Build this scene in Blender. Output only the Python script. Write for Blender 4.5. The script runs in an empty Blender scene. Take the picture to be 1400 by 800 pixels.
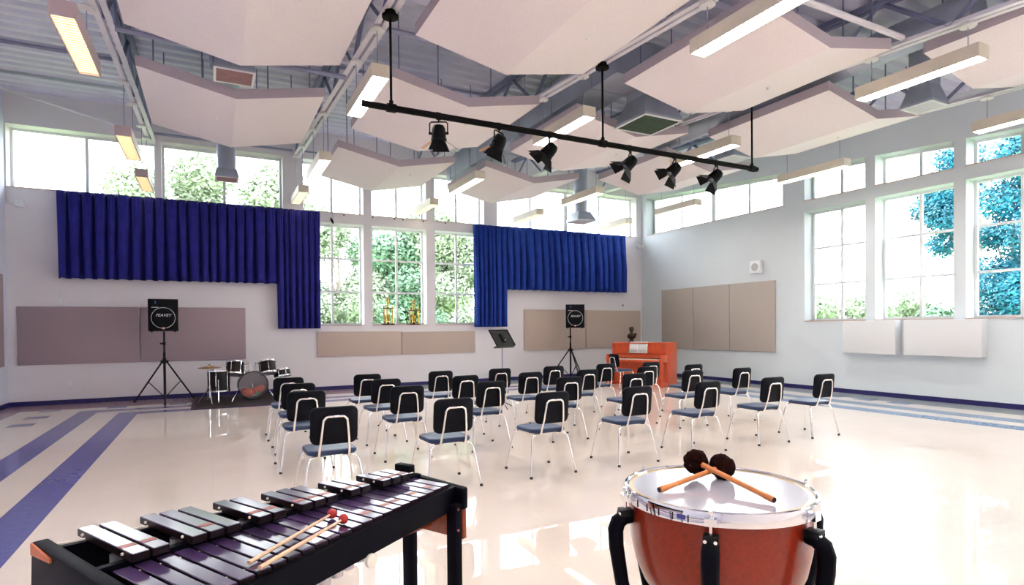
import bpy, bmesh, math, random
from mathutils import Vector, Matrix, noise
random.seed(7)
PI = math.pi
R = math.radians
sc = bpy.context.scene
COL = sc.collection

# ------------------------------------------------------------------ camera, world, exposure
cam_d = bpy.data.cameras.new('camera')
cam = bpy.data.objects.new('camera', cam_d)
COL.objects.link(cam)
Fw, Rt, Up = (0.45808798, 0.88882978, -0.01170583), (0.88881323, -0.45819114, -0.00848057), (0.01290129, 0.00651945, 0.99989552)
cam.matrix_world = Matrix(((Rt[0], Up[0], -Fw[0], 0), (Rt[1], Up[1], -Fw[1], 0), (Rt[2], Up[2], -Fw[2], 1.42), (0, 0, 0, 1)))
cam_d.sensor_fit = 'HORIZONTAL'
cam_d.sensor_width = 36
cam_d.lens = 36 * 799.36 / 1400
cam_d.shift_y = (458.67 - 400) / 1400
cam_d.clip_start = 0.05
cam_d.clip_end = 300
sc.camera = cam

world = bpy.data.worlds.new('sky')
sc.world = world
world.use_nodes = True
wn = world.node_tree
wbg = wn.nodes['Background']
wtc = wn.nodes.new('ShaderNodeTexCoord')
wsep = wn.nodes.new('ShaderNodeSeparateXYZ')
wramp = wn.nodes.new('ShaderNodeValToRGB')
wramp.color_ramp.elements[0].position = 0.0
wramp.color_ramp.elements[0].color = (1.0, 1.0, 1.0, 1)
wramp.color_ramp.elements[1].position = 0.9
wramp.color_ramp.elements[1].color = (0.82, 0.9, 1.0, 1)
wn.links.new(wtc.outputs['Generated'], wsep.inputs[0])
wn.links.new(wsep.outputs['Z'], wramp.inputs[0])
wn.links.new(wramp.outputs[0], wbg.inputs['Color'])
SKY = 4.6
wbg.inputs['Strength'].default_value = SKY
LAMP = 25.0          # radiance of the pendant diffusers

sc.view_settings.view_transform = 'Standard'
sc.view_settings.look = 'None'
sc.view_settings.gamma = 1
sc.view_settings.exposure = 1.2
sc.view_settings.use_curve_mapping = False
sc.cycles.use_denoising = True
sc.cycles.max_bounces = 10
sc.cycles.diffuse_bounces = 6
sc.cycles.glossy_bounces = 4
sc.cycles.transparent_max_bounces = 12
sc.cycles.sample_clamp_indirect = 8
sc.cycles.caustics_reflective = False
sc.cycles.caustics_refractive = False

# ------------------------------------------------------------------ helpers
def tag(o, label=None, cat=None, group=None, kind=None):
    if label: o['label'] = label
    if cat: o['category'] = cat
    if group: o['group'] = group
    if kind: o['kind'] = kind
    return o

def thing(name, label, cat, loc=(0, 0, 0), rz=0, group=None):
    o = bpy.data.objects.new(name, None)
    o.empty_display_size = 0.1
    COL.objects.link(o)
    o.location = loc
    o.rotation_euler = (0, 0, rz)
    return tag(o, label, cat, group)

def copy_tree(o, parent=None):
    c = o.copy()
    COL.objects.link(c)
    if parent is not None: c.parent = parent
    for ch in list(o.children): copy_tree(ch, c)
    return c

def relabel(o, label): o['label'] = label

class MB:
    def __init__(self): self.v = []; self.f = []
    def add(self, vs, fs, M=None):
        n = len(self.v)
        self.v += [tuple(M @ Vector(p)) if M else tuple(p) for p in vs]
        self.f += [tuple(i + n for i in f) for f in fs]
        return self
    def box(self, x0, x1, y0, y1, z0, z1, M=None):
        vs = [(x0, y0, z0), (x1, y0, z0), (x1, y1, z0), (x0, y1, z0), (x0, y0, z1), (x1, y0, z1), (x1, y1, z1), (x0, y1, z1)]
        return self.add(vs, [(3, 2, 1, 0), (4, 5, 6, 7), (0, 1, 5, 4), (1, 2, 6, 5), (2, 3, 7, 6), (3, 0, 4, 7)], M)
    def hexa(self, vs, M=None):
        return self.add(vs, [(3, 2, 1, 0), (4, 5, 6, 7), (0, 1, 5, 4), (1, 2, 6, 5), (2, 3, 7, 6), (3, 0, 4, 7)], M)
    def cyl(self, p0, p1, r0, r1=None, n=12, M=None):
        r1 = r0 if r1 is None else r1
        p0, p1 = Vector(p0), Vector(p1)
        q = (p1 - p0).to_track_quat('Z', 'Y').to_matrix()
        vs, fs = [], []
        for p, r in ((p0, r0), (p1, r1)):
            for i in range(n):
                a = 2 * PI * i / n
                vs.append(p + q @ Vector((r * math.cos(a), r * math.sin(a), 0)))
        for i in range(n):
            j = (i + 1) % n
            fs.append((i, j, n + j, n + i))
        fs += [tuple(range(n - 1, -1, -1)), tuple(range(n, 2 * n))]
        return self.add(vs, fs, M)
    def tube(self, path, r, n=8, M=None, closed=False):
        P = [Vector(p) for p in path]
        m = len(P)
        rs = r if isinstance(r, (list, tuple)) else [r] * m
        vs, fs = [], []
        prev = None
        for k in range(m):
            if closed: t = (P[(k + 1) % m] - P[k - 1])
            else: t = (P[min(k + 1, m - 1)] - P[max(k - 1, 0)])
            t.normalize()
            if prev is None:
                a = Vector((0, 0, 1)) if abs(t.z) < 0.9 else Vector((1, 0, 0))
                s = t.cross(a).normalized()
            else:
                s = (prev - t * prev.dot(t)).normalized()
            prev = s
            b = t.cross(s)
            for i in range(n):
                a = 2 * PI * i / n
                vs.append(P[k] + (s * math.cos(a) + b * math.sin(a)) * rs[k])
        for k in range(m if closed else m - 1):
            k2 = (k + 1) % m
            for i in range(n):
                j = (i + 1) % n
                fs.append((k * n + i, k * n + j, k2 * n + j, k2 * n + i))
        if not closed:
            fs += [tuple(range(n - 1, -1, -1)), tuple(range((m - 1) * n, m * n))]
        return self.add(vs, fs, M)
    def lathe(self, prof, n=24, M=None, cap0=True, cap1=True):
        vs, fs = [], []
        m = len(prof)
        for r, z in prof:
            for i in range(n):
                a = 2 * PI * i / n
                vs.append((r * math.cos(a), r * math.sin(a), z))
        for k in range(m - 1):
            for i in range(n):
                j = (i + 1) % n
                fs.append((k * n + i, k * n + j, (k + 1) * n + j, (k + 1) * n + i))
        if cap0: fs.append(tuple(range(n - 1, -1, -1)))
        if cap1: fs.append(tuple(range((m - 1) * n, m * n)))
        return self.add(vs, fs, M)
    def ball(self, c, r, n=14, M=None, bump=0.0):
        c = Vector(c)
        rx, ry, rz = r if isinstance(r, (list, tuple)) else (r, r, r)
        vs, fs = [], []
        h = n // 2
        for k in range(1, h):
            t = PI * k / h
            for i in range(n):
                a = 2 * PI * i / n
                s = 1 + (bump * random.uniform(-1, 1) if bump else 0)
                vs.append(c + Vector((rx * math.sin(t) * math.cos(a) * s, ry * math.sin(t) * math.sin(a) * s, rz * math.cos(t) * s)))
        vs += [c + Vector((0, 0, rz)), c - Vector((0, 0, rz))]
        T, B = len(vs) - 2, len(vs) - 1
        for k in range(h - 2):
            for i in range(n):
                j = (i + 1) % n
                fs.append((k * n + i, (k + 1) * n + i, (k + 1) * n + j, k * n + j))
        for i in range(n):
            j = (i + 1) % n
            fs.append((T, i, j))
            fs.append((B, (h - 2) * n + j, (h - 2) * n + i))
        return self.add(vs, fs, M)
    def prism(self, pts, d0, d1, M=None):
        """outline in XZ, extruded along Y from d0 to d1"""
        n = len(pts)
        vs = [(x, d0, z) for x, z in pts] + [(x, d1, z) for x, z in pts]
        fs = [tuple(range(n)), tuple(range(2 * n - 1, n - 1, -1))] + [((i + 1) % n, i, n + i, n + (i + 1) % n) for i in range(n)]
        return self.add(vs, fs, M)
    def pillow(self, w, d, t, r, e, M=None, dish=0.0, seg=6, curve=0.0):
        """rounded pad in XY, thickness t in Z (0..t), edge rounding e; curve bends it about Y"""
        def ring(inset, z):
            o = []
            a, b = w / 2 - inset, d / 2 - inset
            rr = max(r - inset, 0.004)
            for cx, cy, a0 in ((a - rr, b - rr, 0), (-a + rr, b - rr, PI / 2), (-a + rr, -b + rr, PI), (a - rr, -b + rr, 1.5 * PI)):
                for k in range(seg + 1):
                    an = a0 + PI / 2 * k / seg
                    x, y = cx + rr * math.cos(an), cy + rr * math.sin(an)
                    o.append((x, y, z + curve * (x / (w / 2)) ** 2))
            return o
        rings = [ring(e, 0), ring(e * 0.3, e * 0.3), ring(0, e), ring(0, t - e), ring(e * 0.3, t - e * 0.3), ring(e, t), ring(e + w * 0.2, t - dish)]
        n = len(rings[0])
        vs = [p for rg in rings for p in rg]
        fs = []
        for k in range(len(rings) - 1):
            for i in range(n):
                j = (i + 1) % n
                fs.append((k * n + i, k * n + j, (k + 1) * n + j, (k + 1) * n + i))
        fs.append(tuple(range(n - 1, -1, -1)))
        fs.append(tuple(range((len(rings) - 1) * n, len(rings) * n)))
        return self.add(vs, fs, M)
    def build(self, name, m, parent=None, smooth=30, bevel=0, bseg=2, thick=0):
        me = bpy.data.meshes.new(name)
        me.from_pydata(self.v, [], self.f)
        me.validate()
        bm = bmesh.new()
        bm.from_mesh(me)
        bmesh.ops.recalc_face_normals(bm, faces=bm.faces)
        if bevel:
            es = [e for e in bm.edges if len(e.link_faces) == 2 and e.calc_face_angle(0) > 0.6]
            bmesh.ops.bevel(bm, geom=es, offset=bevel, segments=bseg, affect='EDGES', profile=0.5, clamp_overlap=True)
        bm.to_mesh(me)
        bm.free()
        if smooth:
            me.polygons.foreach_set('use_smooth', [True] * len(me.polygons))
            me.set_sharp_from_angle(angle=R(smooth))
        me.materials.append(m)
        o = bpy.data.objects.new(name, me)
        COL.objects.link(o)
        if parent is not None: o.parent = parent
        if thick:
            md = o.modifiers.new('thickness', 'SOLIDIFY')
            md.thickness = thick
        return o

def T(x, y, z): return Matrix.Translation((x, y, z))
def RX(a): return Matrix.Rotation(a, 4, 'X')
def RY(a): return Matrix.Rotation(a, 4, 'Y')
def RZ(a): return Matrix.Rotation(a, 4, 'Z')

# ------------------------------------------------------------------ materials
def mat(name, col, rough=0.5, metal=0.0, var=0.06, scale=8.0, bump=0.0, bscale=60.0, coat=0.0, spec=0.5, stretch=None, sheen=0.0, crough=0.05):
    m = bpy.data.materials.new(name)
    m.use_nodes = True
    nt = m.node_tree
    b = nt.nodes['Principled BSDF']
    b.inputs['Roughness'].default_value = rough
    b.inputs['Metallic'].default_value = metal
    b.inputs['Specular IOR Level'].default_value = spec
    b.inputs['Coat Weight'].default_value = coat
    b.inputs['Coat Roughness'].default_value = crough
    if sheen: b.inputs['Sheen Weight'].default_value = sheen
    tc = nt.nodes.new('ShaderNodeTexCoord')
    mp = nt.nodes.new('ShaderNodeMapping')
    if stretch: mp.inputs['Scale'].default_value = stretch
    nz = nt.nodes.new('ShaderNodeTexNoise')
    nz.inputs['Scale'].default_value = scale
    nz.inputs['Detail'].default_value = 4
    nt.links.new(tc.outputs['Object'], mp.inputs[0])
    nt.links.new(mp.outputs[0], nz.inputs['Vector'])
    rp = nt.nodes.new('ShaderNodeValToRGB')
    lo = [max(0, c * (1 - var)) for c in col]
    hi = [min(1, c * (1 + var)) for c in col]
    rp.color_ramp.elements[0].color = (*lo, 1)
    rp.color_ramp.elements[1].color = (*hi, 1)
    rp.color_ramp.elements[0].position = 0.3
    rp.color_ramp.elements[1].position = 0.7
    nt.links.new(nz.outputs['Fac'], rp.inputs[0])
    nt.links.new(rp.outputs[0], b.inputs['Base Color'])
    if bump:
        n2 = nt.nodes.new('ShaderNodeTexNoise')
        n2.inputs['Scale'].default_value = bscale
        n2.inputs['Detail'].default_value = 3
        bp = nt.nodes.new('ShaderNodeBump')
        bp.inputs['Strength'].default_value = bump
        bp.inputs['Distance'].default_value = 0.01
        nt.links.new(mp.outputs[0], n2.inputs['Vector'])
        nt.links.new(n2.outputs['Fac'], bp.inputs['Height'])
        nt.links.new(bp.outputs[0], b.inputs['Normal'])
    return m

def emit(name, col, s):
    m = bpy.data.materials.new(name)
    m.use_nodes = True
    b = m.node_tree.nodes['Principled BSDF']
    b.inputs['Base Color'].default_value = (0.8, 0.78, 0.7, 1)
    b.inputs['Emission Color'].default_value = (*col, 1)
    b.inputs['Emission Strength'].default_value = s
    return m

def glass(name, tint=(0.97, 0.99, 1.0), haze=0.0):
    m = bpy.data.materials.new(name)
    m.use_nodes = True
    nt = m.node_tree
    nt.nodes.remove(nt.nodes['Principled BSDF'])
    out = nt.nodes['Material Output']
    tr = nt.nodes.new('ShaderNodeBsdfTransparent')
    tr.inputs[0].default_value = (*tint, 1)
    gl = nt.nodes.new('ShaderNodeBsdfGlossy')
    gl.inputs['Roughness'].default_value = 0.02
    fr = nt.nodes.new('ShaderNodeFresnel')
    fr.inputs[0].default_value = 1.22
    mx = nt.nodes.new('ShaderNodeMixShader')
    nt.links.new(fr.outputs[0], mx.inputs[0])
    nt.links.new(tr.outputs[0], mx.inputs[1])
    nt.links.new(gl.outputs[0], mx.inputs[2])
    last = mx
    if haze:
        df = nt.nodes.new('ShaderNodeBsdfDiffuse')
        df.inputs[0].default_value = (0.8, 0.76, 0.8, 1)
        last = nt.nodes.new('ShaderNodeMixShader')
        last.inputs[0].default_value = haze
        nt.links.new(mx.outputs[0], last.inputs[1])
        nt.links.new(df.outputs[0], last.inputs[2])
    nt.links.new(last.outputs[0], out.inputs[0])
    return m

M = {}
M['wall'] = mat('wall_paint', (0.83, 0.80, 0.84), 0.75, var=0.02, scale=1.5, bump=0.05, bscale=120)  # near-white paint with a pinkish-lavender light cast mixed in
M['wall_cool_cast'] = mat('wall_paint_cool_cast', (0.70, 0.76, 0.80), 0.75, var=0.02, scale=1.5, bump=0.05, bscale=120)  # bluish cast of the light mixed into the wall colour
M['wall_lav_cast'] = mat('wall_paint_lavender_cast', (0.70, 0.73, 0.86), 0.75, var=0.02, scale=1.5, bump=0.05, bscale=120)  # purplish light cast of this side mixed into the wall colour
M['white'] = mat('white_paint', (0.86, 0.87, 0.9), 0.45, var=0.02, scale=3)
M['sill'] = mat('sill_wood', (0.6, 0.47, 0.4), 0.4, var=0.1, scale=6)
M['base'] = mat('baseboard_navy', (0.015, 0.012, 0.11), 0.35, var=0.1)
M['deck'] = mat('roof_deck_paint', (0.78, 0.79, 0.92), 0.5, var=0.05, scale=2, spec=0.4)
M['steel'] = mat('truss_paint', (0.82, 0.79, 0.86), 0.45, var=0.05, scale=3)
M['steel_dark'] = mat('truss_web_paint', (0.20, 0.22, 0.36), 0.5, var=0.08, scale=3)
M['duct'] = mat('duct_metal', (0.45, 0.49, 0.58), 0.38, 0.55, var=0.12, scale=2.5, bump=0.05, bscale=10)
M['pipe'] = mat('pipe_paint', (0.32, 0.34, 0.48), 0.45, var=0.08)
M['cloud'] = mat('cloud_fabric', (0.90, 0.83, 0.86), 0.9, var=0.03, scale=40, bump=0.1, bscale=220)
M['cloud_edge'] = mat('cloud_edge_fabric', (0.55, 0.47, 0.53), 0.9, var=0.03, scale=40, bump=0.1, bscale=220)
M['curtain_l'] = mat('curtain_velvet_dim', (0.022, 0.022, 0.23), 0.8, var=0.15, scale=5, sheen=0.05, bump=0.1, bscale=150, spec=0.2)  # one blue velvet, darkened here for the dimmer light at this end
M['curtain_r'] = mat('curtain_velvet_lit', (0.012, 0.045, 0.30), 0.8, var=0.15, scale=5, sheen=0.05, bump=0.1, bscale=150, spec=0.2)  # same velvet, its brighter lighting mixed into the colour
M['fab_mauve'] = mat('panel_fabric_mauve', (0.40, 0.31, 0.35), 0.95, var=0.08, scale=60, bump=0.15, bscale=260)
M['fab_tan'] = mat('panel_fabric_tan', (0.56, 0.455, 0.40), 0.95, var=0.08, scale=60, bump=0.15, bscale=260)
M['fab_grey'] = mat('panel_fabric_taupe', (0.47, 0.42, 0.38), 0.95, var=0.08, scale=60, bump=0.15, bscale=260)
M['fab_white'] = mat('panel_fabric_white', (0.74, 0.75, 0.77), 0.9, var=0.03, scale=60, bump=0.1, bscale=260)
M['black'] = mat('black_plastic', (0.004, 0.004, 0.005), 0.4, var=0.2, spec=0.2)
M['black_matte'] = mat('black_paint_matte', (0.003, 0.003, 0.004), 0.55, var=0.2, spec=0.12)
M['grille'] = mat('speaker_grille', (0.004, 0.0045, 0.008), 0.6, var=0.2, bump=0.3, bscale=300, spec=0.15)
M['vinyl'] = mat('seat_vinyl', (0.016, 0.034, 0.095), 0.38, var=0.15, scale=12, bump=0.06, bscale=90, spec=0.35)
M['backpad'] = mat('backrest_vinyl', (0.003, 0.0035, 0.007), 0.5, var=0.2, scale=12, spec=0.12)
M['chrome'] = mat('chrome', (0.86, 0.83, 0.80), 0.16, 1.0, var=0.03)
M['chrome_d'] = mat('chrome_polished', (0.88, 0.88, 0.9), 0.08, 1.0, var=0.02)
M['rubber'] = mat('rubber', (0.012, 0.012, 0.014), 0.7, var=0.2)
M['piano'] = mat('piano_wood', (0.62, 0.085, 0.020), 0.3, var=0.22, scale=4, stretch=(12, 12, 1.2), coat=0.3)
M['ivory'] = mat('ivory_keys', (0.85, 0.8, 0.7), 0.3, var=0.03)
M['paper'] = mat('paper', (0.88, 0.9, 0.9), 0.7, var=0.03)
M['ink'] = mat('printed_ink', (0.25, 0.26, 0.30), 0.7, var=0.1)
M['green'] = mat('green_cover', (0.02, 0.25, 0.09), 0.5)
M['bronze'] = mat('bronze', (0.035, 0.022, 0.010), 0.42, 0.5, var=0.4, scale=20)
M['gold'] = mat('gold_plastic', (0.70, 0.46, 0.10), 0.2, 0.9, var=0.1)
M['gold_dark'] = mat('bronze_column', (0.42, 0.24, 0.10), 0.25, 0.8, var=0.1)
M['marble'] = mat('black_marble', (0.02, 0.018, 0.016), 0.2, var=0.5, scale=30)
M['bar'] = mat('rosewood_bar', (0.048, 0.024, 0.080), 0.3, var=0.5, scale=10, stretch=(1, 0.15, 1), coat=0.4, crough=0.14, spec=0.4)
def sheen_top(m, side):
    """bluish sheen put into the colour of the upper faces, sides left dark"""
    nt = m.node_tree
    b = nt.nodes['Principled BSDF']
    sp = nt.nodes.new('ShaderNodeSeparateXYZ')
    gt = nt.nodes.new('ShaderNodeMath'); gt.operation = 'GREATER_THAN'; gt.inputs[1].default_value = 0.7
    mx = nt.nodes.new('ShaderNodeMixRGB'); mx.inputs[1].default_value = (*side, 1)
    nt.links.new(nt.nodes['Texture Coordinate'].outputs['Normal'], sp.inputs[0])
    nt.links.new(sp.outputs['Z'], gt.inputs[0])
    nt.links.new(gt.outputs[0], mx.inputs[0])
    nt.links.new(nt.nodes['Color Ramp'].outputs[0], mx.inputs[2])
    nt.links.new(mx.outputs[0], b.inputs['Base Color'])
    nt.links.new(gt.outputs[0], b.inputs['Coat Weight'])
    b.inputs['Specular Tint'].default_value = (0.75, 0.8, 1.0, 1)
    b.inputs['Specular IOR Level'].default_value = 0.25
sheen_top(M['bar'], (0.012, 0.005, 0.006))  # purple-blue reflection is painted into the bar tops
M['bar_mark'] = mat('bar_red_mark', (0.30, 0.07, 0.05), 0.35, var=0.3, scale=60)
M['frame_blk'] = mat('frame_black_enamel', (0.0025, 0.0025, 0.006), 0.45, var=0.2, spec=0.06)
M['redwood'] = mat('red_brown_wood', (0.30, 0.055, 0.018), 0.35, var=0.3, scale=5, stretch=(2, 14, 14), coat=0.3)
M['orangewood'] = mat('orange_wood', (0.52, 0.12, 0.03), 0.4, var=0.15, scale=10)
M['alu'] = mat('resonator_aluminium', (0.60, 0.58, 0.62), 0.35, 0.6, var=0.06)
M['stick'] = mat('birch_stick', (0.78, 0.48, 0.30), 0.4, var=0.1, scale=20, stretch=(1, 1, 0.2))
M['stick_o'] = mat('orange_stick', (0.62, 0.20, 0.05), 0.35, var=0.15, scale=20)
M['red_yarn'] = mat('red_rubber', (0.45, 0.02, 0.015), 0.5, var=0.15)
M['plush'] = mat('brown_plush', (0.016, 0.003, 0.002), 0.95, var=0.5, scale=60, bump=0.8, bscale=120, spec=0.1)
M['bowl'] = mat('timpani_fibreglass', (0.25, 0.020, 0.006), 0.3, var=0.16, scale=60, coat=0.25, crough=0.08, spec=0.3, bump=0.03, bscale=120)
M['head'] = mat('drum_head', (0.45, 0.45, 0.52), 0.16, var=0.03, scale=4, spec=0.5, coat=0.3)
M['head_edge'] = mat('drum_head_edge', (0.50, 0.36, 0.20), 0.25, var=0.05)
M['drumwrap'] = mat('drum_wrap_black', (0.004, 0.004, 0.005), 0.3, var=0.2, spec=0.3)
M['drumred'] = mat('drum_wrap_oxblood', (0.012, 0.004, 0.004), 0.3, var=0.2, spec=0.3)
M['cymbal'] = mat('cymbal_bronze', (0.72, 0.52, 0.22), 0.25, 0.9, var=0.1, scale=20)
M['clearhead'] = glass('clear_drum_head', (0.97, 0.95, 0.97), 0.09)
M['pillow'] = mat('orange_red_cloth', (0.9, 0.10, 0.025), 0.7, var=0.25, scale=6)
M['rug'] = mat('rug_pile', (0.022, 0.010, 0.012), 0.95, var=0.5, scale=25, bump=0.4, bscale=90)
M['rug_edge'] = mat('rug_border', (0.07, 0.03, 0.05), 0.95, var=0.3)
M['glass'] = glass('window_glass')
M['grill_green'] = mat('grille_dark_green', (0.06, 0.10, 0.07), 0.6, var=0.2)  # dark green of the large vent's grille
M['grill_red'] = mat('grille_mauve', (0.42, 0.26, 0.26), 0.5, var=0.1)
M['lamp_body'] = mat('lamp_housing_cream', (0.72, 0.66, 0.56), 0.45, var=0.03)
M['lamp_body_l'] = mat('lamp_housing_mauve', (0.56, 0.44, 0.47), 0.45, var=0.03)
M['lamp_w'] = emit('lamp_diffuser_warm', (1.0, 0.955, 0.91), LAMP)
M['lamp_a'] = emit('lamp_diffuser_amber', (1.0, 0.80, 0.42), 1.15)
M['lamp_far'] = emit('lamp_diffuser_soft', (1.0, 0.90, 0.64), 1.6)
M['lamp_mid'] = emit('lamp_diffuser_mid', (1.0, 0.92, 0.78), 9.0)
M['amber'] = mat('barn_door_amber', (0.55, 0.20, 0.04), 0.4, var=0.1)  # even amber colour for one leaf on each of two spotlights
M['leaf_g'] = mat('leaf_pale_green', (0.34, 0.41, 0.28), 0.5, var=0.35, scale=0.8)
M['leaf_g2'] = mat('leaf_deep_green', (0.17, 0.30, 0.18), 0.5, var=0.5, scale=0.8)
M['leaf_t'] = mat('leaf_teal', (0.012, 0.17, 0.24), 0.45, var=0.5, scale=1.2)
M['bark'] = mat('bark', (0.30, 0.26, 0.22), 0.9, var=0.4, scale=6)
M['lawn'] = mat('lawn', (0.20, 0.30, 0.10), 0.9, var=0.3, scale=3)
M['dish'] = mat('canopy_disc_white', (0.85, 0.83, 0.84), 0.4, var=0.02)
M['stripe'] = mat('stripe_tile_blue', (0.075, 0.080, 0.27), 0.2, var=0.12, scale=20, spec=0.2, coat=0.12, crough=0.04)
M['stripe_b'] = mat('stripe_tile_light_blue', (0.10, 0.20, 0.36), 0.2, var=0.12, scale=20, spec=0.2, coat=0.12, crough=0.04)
M['dash'] = mat('accent_tile_navy', (0.07, 0.07, 0.24), 0.2, var=0.12, scale=20, spec=0.2, coat=0.12, crough=0.04)
M['mauve_tile'] = mat('border_tile_mauve', (0.36, 0.23, 0.27), 0.2, var=0.08, scale=20, spec=0.2, coat=0.12, crough=0.04)
M['grey_tile'] = mat('border_tile_grey', (0.36, 0.40, 0.41), 0.2, var=0.08, scale=20, spec=0.2, coat=0.12, crough=0.04)
M['white_logo'] = mat('logo_white', (0.8, 0.8, 0.82), 0.4, var=0.02)
M['bluemark'] = mat('badge_or_glint_blue', (0.05, 0.06, 0.28), 0.4)  # loudspeaker badge, also the reflection painted on the timpani hoop

def floor_mat():
    m = mat('vinyl_tile_cream', (0.74, 0.64, 0.56), 0.3, var=0.03, scale=1.0, spec=0.1, coat=0.8, crough=0.02)
    m.node_tree.nodes['Principled BSDF'].inputs['Coat IOR'].default_value = 1.55
    nt = m.node_tree
    b = nt.nodes['Principled BSDF']
    tc = nt.nodes['Texture Coordinate']
    rp = nt.nodes['Color Ramp']
    sp = nt.nodes.new('ShaderNodeTexNoise')
    sp.inputs['Scale'].default_value = 90
    sp.inputs['Detail'].default_value = 2
    r2 = nt.nodes.new('ShaderNodeValToRGB')
    r2.color_ramp.elements[0].position = 0.24
    r2.color_ramp.elements[0].color = (0.72, 0.66, 0.62, 1)
    r2.color_ramp.elements[1].position = 0.36
    r2.color_ramp.elements[1].color = (1, 1, 1, 1)
    br = nt.nodes.new('ShaderNodeTexBrick')
    br.offset = 0
    br.inputs['Scale'].default_value = 1
    br.inputs['Brick Width'].default_value = 0.305
    br.inputs['Row Height'].default_value = 0.305
    br.inputs['Mortar Size'].default_value = 0.0012
    br.inputs['Color1'].default_value = (1, 1, 1, 1)
    br.inputs['Color2'].default_value = (0.97, 0.965, 0.96, 1)
    br.inputs['Mortar'].default_value = (0.86, 0.84, 0.82, 1)
    m1 = nt.nodes.new('ShaderNodeMixRGB'); m1.blend_type = 'MULTIPLY'; m1.inputs[0].default_value = 1
    m2 = nt.nodes.new('ShaderNodeMixRGB'); m2.blend_type = 'MULTIPLY'; m2.inputs[0].default_value = 1
    nt.links.new(tc.outputs['Object'], sp.inputs['Vector'])
    nt.links.new(tc.outputs['Object'], br.inputs['Vector'])
    nt.links.new(sp.outputs['Fac'], r2.inputs[0])
    nt.links.new(rp.outputs[0], m1.inputs[1])
    nt.links.new(r2.outputs[0], m1.inputs[2])
    nt.links.new(m1.outputs[0], m2.inputs[1])
    nt.links.new(br.outputs['Color'], m2.inputs[2])
    nt.links.new(m2.outputs[0], b.inputs['Base Color'])
    return m
M['floor'] = floor_mat()

def text_mesh(name, body, size, m, parent, loc, rot=(PI / 2, 0, 0), depth=0.002, shear=0.0):
    cu = bpy.data.curves.new(name, 'FONT')
    cu.body = body
    cu.size = size
    cu.extrude = depth
    cu.shear = shear
    cu.align_x = 'CENTER'
    cu.align_y = 'CENTER'
    tmp = bpy.data.objects.new(name + '_tmp', cu)
    COL.objects.link(tmp)
    dg = bpy.context.evaluated_depsgraph_get()
    me = bpy.data.meshes.new_from_object(tmp.evaluated_get(dg))
    bpy.data.objects.remove(tmp)
    me.materials.clear()
    me.materials.append(m)
    o = bpy.data.objects.new(name, me)
    COL.objects.link(o)
    o.parent = parent
    o.location = loc
    o.rotation_euler = rot
    return o

# ------------------------------------------------------------------ the room shell
BY, RX_, LX_, FY = 14.30, 11.92, -3.44, -4.0      # inner faces of the back, right, left and front walls
def roof_z(y): return 6.05 - 0.06 * (14.3 - y)    # underside of the deck
def truss_z(y): return 5.40 - 0.06 * (14.3 - y)   # underside of the bottom chords
def head_r(y): return 4.655 + (y - 4.7) * 0.0749  # sloped heads of the high windows in the right wall
def K(z): return lambda a: z

def wall(name, cuts, levels, openings, mp, m, t=0.40):
    mb = MB()
    cuts = sorted(set(cuts + [o[i] for o in openings for i in (0, 1)]))
    na, nl = len(cuts) - 1, len(levels) - 1
    def solid(i, k):
        if i < 0 or k < 0 or i >= na or k >= nl: return False
        c = (cuts[i] + cuts[i + 1]) / 2
        return not any(o[0] < c < o[1] and o[2] <= k < o[3] for o in openings)
    def P(i, k, d): return mp(cuts[i], d, levels[k](cuts[i]))
    for i in range(na):
        for k in range(nl):
            if not solid(i, k): continue
            for d in (0, t): mb.add([P(i, k, d), P(i + 1, k, d), P(i + 1, k + 1, d), P(i, k + 1, d)], [(0, 1, 2, 3)])
            if not solid(i - 1, k): mb.add([P(i, k, 0), P(i, k + 1, 0), P(i, k + 1, t), P(i, k, t)], [(0, 1, 2, 3)])
            if not solid(i + 1, k): mb.add([P(i + 1, k, 0), P(i + 1, k + 1, 0), P(i + 1, k + 1, t), P(i + 1, k, t)], [(0, 1, 2, 3)])
            if not solid(i, k - 1): mb.add([P(i, k, 0), P(i + 1, k, 0), P(i + 1, k, t), P(i, k, t)], [(0, 1, 2, 3)])
            if not solid(i, k + 1): mb.add([P(i, k + 1, 0), P(i + 1, k + 1, 0), P(i + 1, k + 1, t), P(i, k + 1, t)], [(0, 1, 2, 3)])
    o = mb.build(name, m, smooth=0)
    bm = bmesh.new(); bm.from_mesh(o.data)
    bmesh.ops.remove_doubles(bm, verts=bm.verts, dist=1e-4)
    bmesh.ops.recalc_face_normals(bm, faces=bm.faces)
    bm.to_mesh(o.data); bm.free()
    return tag(o, kind='structure')

mp_b = lambda a, d, z: (a, BY + d, z)
mp_r = lambda a, d, z: (RX_ + d, a, z)
low_b = [(1.94, 3.335), (3.54, 4.93), (5.165, 6.56)]
high_b = [(-3.415, -0.977), (-0.877, 1.509), (1.94, 3.335), (3.54, 4.93), (5.165, 6.56), (6.95, 11.72)]
low_r = [(4.14, 5.535), (5.73, 7.13), (7.33, 8.705)]
high_r = [(4.14, 5.535), (5.73, 7.13), (7.33, 8.705), (9.27, 14.06)]
added_r = [(-3.3, -1.9), (-1.7, -0.3), (-0.1, 1.3)]     # unseen group of three, added beside the camera for more daylight
o = wall('wall_back', [LX_ - 0.4, RX_ + 0.4], [K(0), K(1.54), K(3.965), K(4.215), K(5.41), K(6.35)],
     [(a, b, 1, 2) for a, b in low_b] + [(a, b, 3, 4) for a, b in high_b], mp_b, M['wall'])
wall('wall_right', [FY, BY], [K(0), K(1.54), K(3.99), K(4.24), head_r, lambda y: roof_z(y) + 0.25],
     [(a, b, 1, 2) for a, b in low_r + added_r] + [(a, b, 3, 4) for a, b in high_r], mp_r, M['wall_cool_cast'])
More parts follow.
